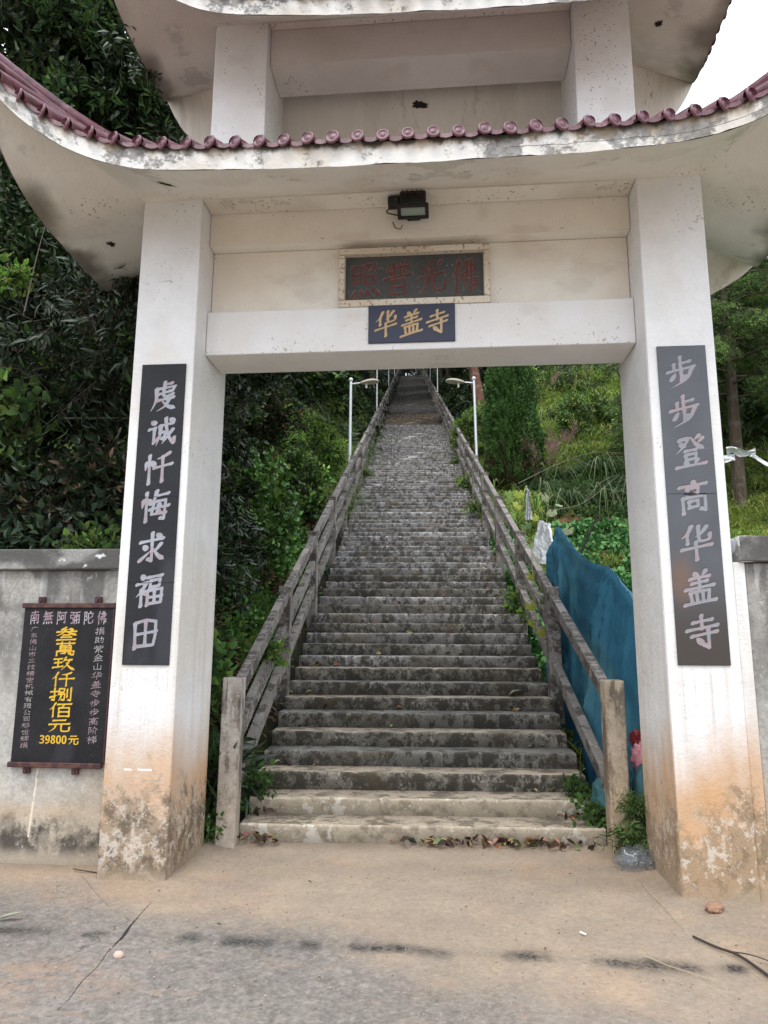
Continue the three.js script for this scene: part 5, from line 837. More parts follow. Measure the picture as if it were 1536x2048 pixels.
shrub('hanging_bush', 'bright bush crowding the left railing below the lamp post', 'bush', at(-2.35, 10.2, 0.2), V(0.5, 0.7, 0.8), [S.bright, S.light], 32, { seed: 38, per: 8, bright: 0.5, mat: thinMat });
shrub('vine_tangle', 'big heart leaved vine climbing just inside the left pillar', 'vine', at(-2.0, 0.75, 0.35), V(0.16, 0.45, 0.22), [S.heart], 9, { seed: 39, per: 3, gain: 1.8, mat: thinMat, stems: 4, stem: 0.006 });
shrub('yellow_shrub', 'yellowish shrub behind the railing between lamp post and leaning trunk', 'shrub', at(2.15, 17.5, 0.3), V(0.75, 0.95, 0.8), [S.yellowish, S.light], 50, { seed: 41, per: 8, mat: thinMat });
tree('red_trunk_tree', 'tree with a bare leaning reddish trunk beside the upper stairs', 'tree', at(3.1, 23.5), { seed: 42, h: 5.6, r: 0.32, lean: [-0.9, 0.2], bend: 0.05, bark: redBark, sprays: [S.far, S.farMid], clumps: 46, per: 9, crowns: [[-0.9, 6.2, 0, 2.2, 1.4, 1.8], [0.6, 7.2, 0, 2.0, 1.3, 1.8], [-2.2, 7.0, -1, 1.8, 1.2, 1.6]] });
// silver grass with arching blades and pinkish plumes
function silverGrass(label, base, n, h, seed, plumes, pal) {
  const r = rng(seed), t = thing('silver_grass', label, 'grass clump', base.toArray()), L = new Leaves();
  for (let i = 0; i < n; i++) { const a = r() * 6.283, k = 0.25 + 0.55 * r(); L.blade(V(Math.cos(a) * 0.14 * r(), -0.05, Math.sin(a) * 0.14 * r()), V(Math.cos(a) * k, 1, Math.sin(a) * k), h * (0.7 + 0.55 * r()), 0.026 * (0.7 + 0.6 * r()), 0.9 + 0.7 * r(), vary(r, pick(r, pal), 0.25), 7); }
  part('blades', L.done(), thinMat, t).userData.kind = 'stuff';
  for (let k = 0; k < plumes; k++) {
    const P = new Leaves(), a = r() * 6.283, d = V(Math.cos(a) * 0.3, 1, Math.sin(a) * 0.3).normalize(), top = V(0, 0, 0).addScaledVector(d, h * (1.0 + 0.45 * r())); P.twig(V(0, 0, 0), top, 0.006, [0.2, 0.17, 0.09]);
    for (let i = 0; i < 70; i++) { const o = top.clone().addScaledVector(d, -0.32 * r()), q = d.clone().multiplyScalar(0.9).addScaledVector(rv(r), 0.7); q.y -= 0.15; P.leaf(o, q, rv(r), 0.10 + 0.08 * r(), 0.006, 0.5, vary(r, pick(r, PINK), 0.3), 0); } part('plume', P.done(), thinMat, t);
  }
}
const SG = [[0.07, 0.13, 0.05], [0.12, 0.19, 0.075], [0.05, 0.095, 0.04], [0.26, 0.34, 0.18]];
[[4.45, 10.6, 120, 1.2, 0, 'large arching silver grass clump beside the right pillar'], [3.7, 11.0, 100, 1.1, 0, 'arching silver grass clump left of the large one'], [5.3, 10.9, 110, 1.2, 0, 'arching silver grass clump partly hidden by the right pillar'], [4.9, 12.3, 110, 1.3, 0, 'silver grass clump higher up behind the large one'], [3.35, 12.4, 80, 1.1, 9, 'pink plumed silver grass next to the columnar evergreen'], [4.0, 13.0, 80, 1.1, 10, 'pink plumed silver grass in the middle of the slope'], [5.6, 16.5, 90, 1.5, 0, 'upright grass clump high under the lintel'], [4.6, 18.0, 90, 1.4, 4, 'far plumed grass clump under the lintel']].forEach(([l, s, n, h, p, lab], i) => silverGrass(lab, at(l, s), n, h, 500 + i, p, i > 5 ? [...LIGHT, ...SG] : SG));
{ // the slope's own cover
  const r = rng(331), g1 = [], g2 = [], g3 = [], w1 = [], w2 = [], w3 = [], pt = [];
  for (let i = 0; i < 20000; i++) {
    const s = 1.2 + 22 * Math.pow(r(), 1.1), l = 1.75 + r() * 10, n = fbm(l * 0.8 + 9, s * 0.8, 3), k = 1.0 + 0.9 * n + (r() - 0.5) * 0.3, p = at(l, s, -0.02), bare = l > 1.9 && l < 5 && s > 3 && s < 11 && fbm(l * 1.2 + 3, s * 1.6, 3) > 0.62; if (bare && r() < 0.8) continue;
    if (l < 5.2 && s > 3.6 && s < 9.6 && n > 0.38) { for (let q = 0; q < 2; q++) pt.push({ p: p.clone().add(V((r() - 0.5) * 0.3, 0.05 + 0.12 * r(), (r() - 0.5) * 0.2)), dir: V((r() - 0.5), 0.8, 0.7), s: 0.8 + 0.6 * r(), c: [k * 1.7, k * 1.7, k * 1.7] }); }
    else if (s > 9.4 && s < 13.2 && l > 2.9 && l < 6.2) { if (r() < 0.35) w3.push({ p, s: 0.8 + 0.6 * r(), c: [k * 0.7, k * 0.7, k * 0.7] }); } else if (s > 10) (r() < 0.12 ? g3 : r() < 0.25 ? g2 : r() < 0.5 ? w1 : r() < 0.6 ? w2 : w3).push({ p: r() < 0.5 ? p : p.clone().add(V(0, 0.3 * r(), 0)), s: 0.8 + 0.7 * r(), c: [k * 1.05, k, k] }); else (r() < 0.75 ? g1 : r() < 0.6 ? g2 : w2).push({ p, s: 0.8 + 0.6 * r(), c: [k * 1.08, k, k * 0.9] });
  }
  for (const q of [w1, w2, w3]) for (const e of q) e.dir = V(r() - 0.5, 0.7, 0.6);
  const t = thing('grass', 'bright green grass and weeds over the slope right of the stairs', 'grass', [0, 0, 0], 0, null, 'stuff'); scatter('tufts', TUFT.lawn, thinMat, g1, t); scatter('tufts_001', TUFT.tall, thinMat, g2, t); scatter('tufts_002', TUFT.reed, thinMat, g3, t); scatter('foliage', S.yellowish, thinMat, w1, t); scatter('foliage_001', S.light, thinMat, w2, t); scatter('foliage_002', S.mid, softMat, w3, t);
  const c = thing('ground_cover', 'low broad leaved crop rows on the stepped garden beds', 'crop', [0, 0, 0], 0, null, 'stuff'); scatter('foliage', S.potato, softMat, pt, c);
}
[[3.2, 15.4, 0.9, 43, 'leafy bush behind the pink plumes'], [5.2, 15.0, 1.0, 44, 'round green bush high on the right slope'], [6.6, 13.2, 1.1, 45, 'bushy scrub on the slope level with the right pillar'], [4.2, 20.5, 1.5, 46, 'tall scrub at the top of the visible slope'], [6.4, 19.5, 1.7, 47, 'broad scrub at the top right of the slope'], [3.0, 20.5, 1.1, 48, 'scrub between the evergreen and the red trunk']].forEach(([l, s, h, sd, lab], i) => shrub('bush', lab, 'bush', at(l, s), V(h * 0.95, h * 0.75, h * 0.8), i % 2 ? [S.mid, S.yellowish] : [S.light, S.mid, S.dry], 42, { seed: sd, per: 8, gain: 1.5 }));
{ // conifer beyond the right wall: drooping branches closely set with needles
  const bough = (seed, pal) => { const r = rng(seed), L = new Leaves(), N = 46; L.twig(V(0, 0, 0), V(0, -0.06, 0.62), 0.006, [0.09, 0.06, 0.035]); for (let b = 0; b < 5; b++) { const t0 = 0.15 + 0.17 * b, sd = b % 2 ? 1 : -1, o = V(0, -0.06 * t0, 0.62 * t0), d = V(sd * 0.75, -0.25, 0.65).normalize(), len = 0.3 * (1.1 - t0 * 0.5); for (let i = 0; i < N / 1.3; i++) { const q = o.clone().addScaledVector(d, len * i / N * 1.3), n = d.clone().multiplyScalar(0.5).addScaledVector(rv(r), 0.9); n.y += 0.1; L.leaf(q, n, rv(r), 0.04 + 0.016 * r(), 0.009, 0.05, vary(r, pick(r, pal), 0.3), 0); } } for (let i = 0; i < N * 1.4; i++) { const q = V(0, -0.06 * i / (N * 1.4), 0.64 * i / (N * 1.4)), n = V(0, 0, 0.5).addScaledVector(rv(r), 0.9); L.leaf(q, n, rv(r), 0.04 + 0.016 * r(), 0.009, 0.05, vary(r, pick(r, pal), 0.3), 0); } return L.done(); };
  const g = bough(411, [[0.10, 0.20, 0.05], [0.14, 0.25, 0.06], [0.07, 0.13, 0.045], [0.20, 0.27, 0.08]]), g2 = bough(412, [[0.06, 0.10, 0.04], [0.045, 0.075, 0.03], [0.10, 0.10, 0.05]]);
  const conifer = (label, base, H, seed, reach, from) => { const r = rng(seed), t = thing('conifer', label, 'tree', base.toArray()), A = [], B = [], wood = [tube([V(0, -0.3, 0), V(0.05, H * 0.5, 0), V(0, H, 0)], 0.16, 0.03, 9)]; for (let k = 0; k < 46; k++) { const y = from + (H - from) * (k / 46), th = k * 2.4 + r(), len = reach * Math.pow(1 - (y - from * 0.6) / (H * 1.06), 0.7) * (0.8 + 0.4 * r()), o = V(0, y, 0), e = V(Math.cos(th) * len, y - 0.28 * len + 0.1, Math.sin(th) * len), m = o.clone().lerp(e, 0.5).add(V(0, 0.12 * len, 0)); wood.push(tube([o, m, e], 0.028, 0.006, 5)); const c = new THREE.QuadraticBezierCurve3(o, m.clone().add(V(0, 0.1, 0)), e); for (let i = 0; i < 22 * len; i++) { const u = 0.2 + 0.8 * r(), p = c.getPoint(u), d = c.getTangent(u).add(V((r() - 0.5) * 1.5, -0.35 - 0.4 * r(), (r() - 0.5) * 1.5)), kk = 0.6 + 0.8 * u * r() + 0.2; (r() < 0.7 ? A : B).push({ p, dir: d, roll: 0.7, s: 0.8 + 0.5 * r(), c: [kk, kk, kk] }); } } part('trunk', merge(wood), barkMat, t); const cr = new THREE.Group(); cr.name = 'crown'; t.add(cr); scatter('leaf_spray', g, softMat, A, cr); scatter('leaf_spray_001', g2, softMat, B, cr); };
  conifer('conifer with drooping branches nearest the right pillar beyond the wall', at(7.0, 9.4), 7.2, 61, 2.4, 2.4); conifer('taller conifer standing behind the drooping one beyond the right wall', at(9.6, 11.5), 8.2, 62, 2.5, 2.6); conifer('shaded conifer deep behind the right pillar', at(8.6, 13), 7.5, 63, 2.2, 2.0);
}
{ const r = rng(341), a = []; for (let i = 0; i < 700; i++) { const l = 6.5 + r() * 7, s = 11 + r() * 5, k = 0.6 + 0.6 * r(); a.push({ p: at(l, s, r() * 1.8), dir: rv(r), s: 1 + r(), c: [k, k, k] }); } const t = thing('undergrowth', 'shaded undergrowth beneath the conifers', 'undergrowth', [0, 0, 0], 0, null, 'stuff'); scatter('foliage', S.glossyLit, leafMat, a, t); }

[[-2.9, 40, 1.4], [2.9, 43, 1.3], [-2.8, 50, 1.5], [2.8, 53, 1.4], [-2.8, 62, 1.4], [2.8, 66, 1.5], [-3, 74, 1.4], [2.9, 77, 1.4]].forEach(([l, s, k], i) => tree('arching_tree', ['arching tree leaning over the stairs beyond the second lamp post', 'arching tree on the garden side beyond the second lamp post', 'second arching tree on the thicket side', 'second arching tree on the garden side', 'third arching tree on the thicket side', 'third arching tree on the garden side', 'last arching tree on the thicket side', 'last arching tree on the garden side'][i], 'tree', at(l, s), { seed: 760 + i, h: 6.5, r: 0.15, limbs: 3, lean: [-Math.sign(l) * 1.2, 0.2], sprays: [S.far, S.far], clumps: 46, per: 8, opt: { tuft: 0.3, shell: 0.2 }, crowns: [[-Math.sign(l) * 2.4, 5.9, 0, 2.3, 1.0, 2.6], [-Math.sign(l) * 0.4, 6.6, 0.4, 2.4, 1.2, 2.6]] }));
{ const r = rng(351), a = [], b = []; for (let i = 0; i < 5200; i++) { const sd = r() < 0.5 ? -1 : 1, s = 15 + 66 * r(), l = sd * (1.75 + 6 * Math.pow(r(), 1.6)); if (sd > 0 && s < 23) continue; const k = 0.5 + 0.8 * fbm(l, s * 0.6, 3); (r() < 0.75 ? a : b).push({ p: at(l, s, r() * 0.7), dir: V(-sd * r(), 0.6, 0.8 * r()), s: 0.7 + 0.6 * r(), c: [k, k, k] }); } for (let i = 0; i < 500; i++) { const k = 0.4 + 0.5 * r(); a.push({ p: W((r() - 0.5) * 9, 82 + 5 * r(), 34 + 5 * r()), dir: rv(r), s: 1.2, c: [k, k, k] }); } const t = thing('undergrowth', 'dark undergrowth along both sides of the upper stairs', 'undergrowth', [0, 0, 0], 0, null, 'stuff'); scatter('foliage', S.far, leafMat, a, t); scatter('foliage_001', S.farMid, leafMat, b, t); }
// ---------------------------------------------------------------- the wood that closes over the upper stairs
[[-4.2, 21, 6.5, 'on the thicket side just past the light green tree'],
  [-3.6, 28, 7.5, 'second tree up on the thicket side between the lamp posts'],
  [-6.5, 25, 8.5, 'set back on the left bank behind the light green tree'],
  [-3.8, 36, 8, 'third tree up on the thicket side'],
  [-4.2, 46, 8.5, 'fourth tree up on the thicket side'],
  [-3.9, 57, 8.5, 'fifth tree up on the thicket side'],
  [-4, 69, 9, 'last tree on the thicket side near the stair top'],
  [-7.5, 16, 8.5, 'high on the left bank behind the dry bush'],
  [4.6, 30, 8, 'just past the reddish leaning trunk'],
  [3.9, 38, 8.5, 'second past the reddish leaning trunk'],
  [4.3, 47, 8.5, 'third past the reddish leaning trunk'],
  [3.9, 58, 8.5, 'fourth past the reddish leaning trunk'],
  [4.1, 70, 9, 'last tree on the garden side near the stair top'],
  [7.2, 27, 8.5, 'set back behind the reddish leaning trunk'],
  [-0.5, 90, 9, 'directly above the top of the stairs'],
  [2.8, 88, 9, 'right of the top of the stairs'],
  [-3.4, 87, 8.5, 'left of the top of the stairs']].forEach(([l, s, h, where], i) => {
  tree('woodland_tree', 'dark woodland tree ' + where, 'tree', at(l, s), { seed: 700 + i, h, r: 0.17, limbs: 2, sprays: i % 3 ? [S.far, S.far] : [S.far, S.farMid], clumps: 44, per: 7, opt: { tuft: 0.3, shell: 0.3 }, crowns: [[0, h * 0.55, 0, 2.0, 1.7, 2.0], [Math.sign(-l) * 1.5, h * 0.85, 0.3, 2.1, 1.3, 2.0], [Math.sign(l) * 1.3, h * 0.8, -0.4, 2.0, 1.6, 2.0], [0, h * 0.22, 0.4, 1.5, 1.3, 1.8, 0.7]] }, 'woodland trees closing over the upper stairs');
});
// ---------------------------------------------------------------- the blue tarpaulin slung beside the railing
{
  const weave = colourTex(512, 512, 1.2, 1.2, (x, y) => { const n = fbm(x * 5, y * 5, 5), k = 0.82 + 0.4 * (n - 0.5) + 0.1 * (vn(x * 200, y * 60) - 0.5); return mix3([0.03 * k, 0.18 * k, 0.29 * k], [0.085 * k, 0.28 * k, 0.37 * k], ss(0.45, 0.75, fbm(x * 2 + 5, y * 2, 4))); });
  const m = std({ map: scaled(weave, 1.2, 1.2), bumpMap: scaled(weave, 0.5, 0.5), bumpScale: 0.006, roughness: 0.75, side: THREE.DoubleSide });
  // cloth hung from a few high points over a heap, let fall until it rests (worked out in stair coordinates: across, height, along)
  const NX = 128, NY = 62, PIN = 6, H = 2.05, pins = [[1.68, 2.62, 3.25], [1.70, 2.93, 2.62], [1.84, 2.27, 1.02], [1.97, 1.62, -0.02], [2.05, 1.45, -0.4]], pinAt = [0, 0.19, 0.66, 0.93, 1];
  const top = (u) => { let k = 0; while (k < 3 && u > pinAt[k + 1]) k++; const t = (u - pinAt[k]) / (pinAt[k + 1] - pinAt[k]); return pins[k].map((a, i) => lerp(a, pins[k + 1][i], t) - (i === 1 ? 0.13 * Math.sin(t * Math.PI) * (k === 1 ? 1 : 0.4) : 0)); };
  const P = new Float64Array((NX + 1) * (NY + 1) * 3), O = P.slice(), fixed = new Uint8Array((NX + 1) * (NY + 1)), id = (i, j) => j * (NX + 1) + i, r = rng(909);
  for (let j = 0; j <= NY; j++) for (let i = 0; i <= NX; i++) {
    const u = i / NX, q = top(u), k = id(i, j) * 3, d = (j - PIN) / NY * H, zig = 0.045 * Math.sin(i * 0.62 + Math.sin(i * 0.21) * 3) * (0.4 + 0.6 * ss(0, 20, j));
    P[k] = q[0] + (d < 0 ? 0.9 * d : 0.02 * d) + zig + 0.004 * r(); P[k + 1] = q[1] - Math.abs(d) * (d < 0 ? 0.4 : 0.95); P[k + 2] = q[2];
    if (j === PIN && i % 2 === 0) { fixed[id(i, j)] = 1; P[k] = q[0] + 0.012 * Math.sin(i * 0.8); P[k + 1] = q[1] + 0.012 * (fbm(i * 0.3, 2, 2) - 0.5); }
  }
  O.set(P);
  const wx = []; for (let i = 0; i < NX; i++) { const a = top(i / NX), b = top((i + 1) / NX); wx.push(Math.hypot(a[0] - b[0], a[1] - b[1], a[2] - b[2]) * 1.03); } const hy = H / NY;
  const links = []; for (let j = 0; j <= NY; j++) for (let i = 0; i <= NX; i++) { if (i < NX) links.push([id(i, j) * 3, id(i + 1, j) * 3, wx[i] * (1 + 0.16 * clamp((j - PIN) / 30))]); if (j < NY) links.push([id(i, j) * 3, id(i, j + 1) * 3, hy]); if (i < NX && j < NY && (i + j) % 2) links.push([id(i, j) * 3, id(i + 1, j + 1) * 3, Math.hypot(wx[i], hy)]); if (i + 3 < NX && j % 2) links.push([id(i, j) * 3, id(i + 3, j) * 3, (wx[i] + wx[i + 1] + wx[i + 2]) * 0.72, 1]); }
  for (let step = 0; step < 210; step++) {
    for (let n = 0; n < fixed.length; n++) if (!fixed[n]) for (let c = 0; c < 3; c++) { const k = n * 3 + c, v = (P[k] - O[k]) * 0.955; O[k] = P[k]; P[k] += v - (c === 1 ? 0.0011 : 0); }
    for (let it = 0; it < 7; it++) for (const [a, b, rest, least] of links) { const x = P[b] - P[a], y = P[b + 1] - P[a + 1], z = P[b + 2] - P[a + 2], d = Math.sqrt(x * x + y * y + z * z) || 1e-6; if (least && d > rest) continue; const fa = fixed[a / 3], fb = fixed[b / 3]; if (fa && fb) continue; const e = (d - rest) / d * (fa || fb ? 1 : 0.5) * (least ? 0.3 : 1); if (!fa) { P[a] += x * e; P[a + 1] += y * e; P[a + 2] += z * e; } if (!fb) { P[b] -= x * e; P[b + 1] -= y * e; P[b + 2] -= z * e; } }
    for (let n = 0; n < fixed.length; n++) { const k = n * 3; if (fixed[n]) continue; if (P[k] < 1.575) P[k] = 1.575; if (P[k + 1] < 0.12) P[k + 1] = 0.12; const ex = (P[k] - 2.2) / 0.50, ey = (P[k + 1] - 0.75) / 1.15, ez = (P[k + 2] - 1.0) / 1.5, q = Math.sqrt(ex * ex + ey * ey + ez * ez); if (q < 1 && q > 0) { P[k] = 2.2 + ex / q * 0.50; P[k + 1] = 0.75 + ey / q * 1.15; P[k + 2] = 1.0 + ez / q * 1.5; } }
    for (let j = 0; j < PIN; j++) for (let i = 0; i <= NX; i++) { const k = id(i, j) * 3, m = id(i, PIN * 2 - j) * 3; if (P[k] > P[m] - 0.016) P[k] = P[m] - 0.016; }
  }
  for (let j = PIN; j <= NY; j++) for (let i = 0; i <= NX; i++) {                    // pleats gathered at the two high points run down the cloth
    const u = i / NX, v = (j - PIN) / (NY - PIN), k = id(i, j) * 3; let f = 0;
    for (const p of [0.19, 0.66]) for (let n = -5; n <= 5; n++) { const off = (n + 0.4 * Math.sin(n * 2.7 + p * 9)) * (0.006 + 0.036 * v), d = (u - p - off) / (0.005 + 0.008 * v); f += 0.085 * (0.35 + 0.65 * Math.abs(Math.sin(n * 1.9 + p * 5))) * Math.exp(-d * d) * ss(0, 0.12, v) * (1 - 0.35 * v) * Math.exp(-Math.abs(n) * 0.12); }
    f += 0.045 * (1 - Math.abs(2 * fbm(u * 10 + v * 3, v * 5 - u * 4, 3) - 1)) * ss(0, 0.15, v); P[k] -= f; if (P[k] < 1.5) P[k] = 1.5 + 0.01 * fbm(u * 30, v * 30, 2);
  }
  const t = thing('tarpaulin', 'blue tarpaulin draped over a heap between the right railing and the pillar', 'tarpaulin');
  const cloth = (j0, j1) => grid(NX, j1 - j0, (u, v) => { const k = id(Math.round(u * NX), j0 + Math.round(v * (j1 - j0))) * 3, p = W(P[k], P[k + 2], P[k + 1]); return [p.x, p.y, p.z]; }, (u, v) => [u * 3.6, (j0 + v * (j1 - j0)) * hy]);
  part('front_sheet', cloth(PIN, NY), m, t); part('folded_hem', cloth(0, PIN), m, t);
  part('back_sheet', grid(NX, 16, (u, v) => { const k = id(Math.round(u * NX), PIN) * 3, f = 0.06 * (fbm(u * 9 + 4, v * 3, 3) - 0.5), p = W(P[k] + 0.004 + 0.8 * v + f * v, P[k + 2], lerp(P[k + 1], P[k + 1] * 0.5 + 0.35, Math.pow(v, 0.8)) + f * v); return [p.x, p.y, p.z]; }, (u, v) => [u * 3.6, 3 + v]), m, t);
  const heapMat = std({ color: new THREE.Color().setRGB(0.035, 0.03, 0.026), roughness: 1 }), heap = crumple(0.58, 4, 3, 0.25, [0.7, 0.8, 1.5]); { const p = W(2.15, 0.9, 0.6); solo('debris_heap', heap, heapMat, 'dark heap of debris hidden under the blue tarpaulin', 'debris', null, null, p.toArray(), STAIR.phi); }
  const teal = std({ color: new THREE.Color().setRGB(0.035, 0.11, 0.12), roughness: 0.85, side: THREE.DoubleSide, bumpMap: scaled(weave, 0.6, 0.6), bumpScale: 0.006 }), sack = std({ color: new THREE.Color().setRGB(0.25, 0.17, 0.10), roughness: 0.95 });
  { const t2 = thing('cloth_bundle', 'teal cloth bundle slumped at the foot of the right newel post', 'cloth', W(1.74, -0.12, 0.34).toArray(), 0.3); part('bundle', crumple(0.165, 5, 8, 0.6, [0.7, 1.45, 0.9], 1.6), teal, t2); const b = crumple(0.12, 5, 12, 0.25, [0.75, 1.3, 0.8]); b.translate(0.06, -0.08, 0.09); part('inner_sack', b, sack, t2); }
  { const t3 = thing('cloth_bundle', 'dark teal cloth lying beside the lowest steps behind the newel', 'cloth', W(1.5, 0.25, 0.26).toArray(), 0.2); part('bundle', crumple(0.14, 5, 18, 0.8, [0.7, 1.1, 1.2], 1.9), teal, t3); const b = crumple(0.10, 4, 22, 0.4, [0.9, 0.8, 0.9]); b.translate(0.0, -0.13, 0.10); part('inner_sack', b, sack, t3); }
  solo('plastic_bag', crumple(0.085, 5, 31, 0.9, [0.85, 1.15, 0.8], 3.0), new THREE.MeshPhysicalMaterial({ color: new THREE.Color().setRGB(0.72, 0.30, 0.36), roughness: 0.35, clearcoat: 0.3 }), 'pink plastic bag stuffed between newel post and right pillar', 'plastic bag', null, null, W(1.74, 0.02, 0.66).toArray());
  solo('plastic_bag', crumple(0.06, 4, 37, 0.8, [0.8, 1.0, 0.8], 3), new THREE.MeshPhysicalMaterial({ color: new THREE.Color().setRGB(0.25, 0.02, 0.03), roughness: 0.4 }), 'dark red plastic bag just above the pink one', 'plastic bag', null, null, W(1.73, 0.1, 0.79).toArray());
  { const g = crumple(0.10, 5, 44, 0.7, [1.2, 0.8, 0.85], 1.7), film = new THREE.MeshPhysicalMaterial({ color: 0xeef2f6, transmission: 0.95, thickness: 0, roughness: 0.12, ior: 1.45, side: THREE.DoubleSide, clearcoat: 0.3 }), t4 = thing('clear_bag', 'crumpled clear plastic bag on the ground beside the right pillar', 'plastic bag', [1.30, 0.07, -0.60]); part('film', g, film, t4); const g2 = crumple(0.065, 5, 47, 0.9, [1.1, 0.7, 0.8], 4); part('inner_film', g2, film, t4); }
}
// white sheeting snagged on the garden side of the railing
{
  const white = std({ color: new THREE.Color().setRGB(0.68, 0.70, 0.72), roughness: 0.6, side: THREE.DoubleSide });
  const drape = (w, h, seed) => grid(30, 44, (u, v) => { const f = 0.035 * Math.sin(u * 17 + seed + v * 2 + 3 * fbm(u * 3, v * 2, 2)) + 0.05 * (fbm(u * 9 + seed, v * 3, 5) - 0.5) + 0.02 * (vn(u * 30, v * 26 + seed) - 0.5); return [(u - 0.5) * w * (0.45 + 0.75 * v) + 0.03 * fbm(v * 9, seed, 3), -v * h + 0.05 * (fbm(u * 5, seed + 9, 3) - 0.5) - 0.22 * w * (u - 0.2) * (1 - v), f]; });
  solo('white_sheet', drape(0.36, 0.6, 3), white, 'crumpled white sheet hung outside the railing above the tarpaulin', 'plastic sheet', null, null, W(1.72, 3.75, 3.18).toArray(), -0.5); solo('white_sheet', drape(0.10, 0.5, 8), white, 'narrow torn white strip among the vines by the railing', 'plastic sheet', null, null, W(1.78, 5.3, 3.95).toArray(), -0.3);
  const rod = std({ color: new THREE.Color().setRGB(0.022, 0.018, 0.016), roughness: 0.8 }); { const a = W(1.9, 2.7, 2.45), b = W(2.2, 2.7, 3.09); solo('pole', tube([a, b], 0.016, 0.012, 8, 4), rod, 'dark pole sticking up at an angle behind the tarpaulin', 'pole'); }
  { const a = W(1.95, 5.0, landLS(1.95, 5)), b = W(1.88, 5.0, landLS(1.95, 5) + 1.35); solo('stake', tube([a, b], 0.016, 0.012, 7, 4), barkMat, 'thin dark stake in the garden bed behind the white sheet', 'stake'); const c = W(2.15, 4.4, landLS(2.15, 4.4)), d = W(2.12, 4.4, landLS(2.15, 4.4) + 1.1); solo('stake', tube([c, d], 0.014, 0.01, 7, 4), barkMat, 'shorter stake holding the withered vine', 'stake'); }
  { const pal = std({ color: new THREE.Color().setRGB(0.24, 0.21, 0.16), roughness: 1 }), br = (pts, lab) => solo('bare_branch', merge([tube(pts, 0.005, 0.002, 6), tube([pts[1], pts[1].clone().add(V(0.25, 0.3, 0.1)), pts[1].clone().add(V(0.5, 0.42, 0.1))], 0.006, 0.002, 5), tube([pts[1].clone().lerp(pts[2], 0.5), pts[2].clone().add(V(0.1, -0.3, 0))], 0.005, 0.002, 5)]), pal, lab, 'branch'); br([W(1.75, 6, 4.2), W(2.4, 6.2, 4.55), W(3.2, 6.6, 4.9), W(4.2, 7, 4.95)], 'long bare branch arching across the garden below the evergreen'); br([W(2.1, 5, 3.55), W(2.7, 5.4, 3.75), W(3.4, 5.8, 4.3)], 'bare branch leaning over the crop rows'); }
}
{ // the broken white sign lying in the grass beyond the right wall
  const white = std({ color: new THREE.Color().setRGB(0.66, 0.68, 0.70), roughness: 0.5, side: THREE.DoubleSide }), t = thing('broken_sign', 'broken white sheet metal sign fallen in the grass below the conifers', 'sign', W(6.35, 7.6, 5.25).toArray(), -0.4);
part('sheet', grid(18, 6, (u, v) => [0.1 + u * 0.9 + 0.03 * Math.sin(v * 7), -0.12 - 0.78 * u + 0.06 * (fbm(u * 8, v * 3, 3) - 0.5) - 0.09 * v, 0.12 * (fbm(u * 5 + 3, v * 2, 3) - 0.5) + 0.05 * v]), white, t);
  part('torn_flap', grid(14, 10, (u, v) => [-0.32 + 0.5 * u, 0.06 * Math.sin(u * 5 + 1) - 0.17 * v * (0.5 + 0.6 * vn(u * 5, 3)), 0.16 * (fbm(u * 6, v * 5, 4) - 0.5) - 0.1 * v]), white, t); part('torn_flap', grid(10, 8, (u, v) => [-0.38 + 0.2 * u, -0.12 - 0.16 * v * (0.6 + 0.5 * vn(u * 4, 8)), 0.1 * (fbm(u * 5 + 4, v * 4, 3) - 0.5) + 0.04]), white, t);
}
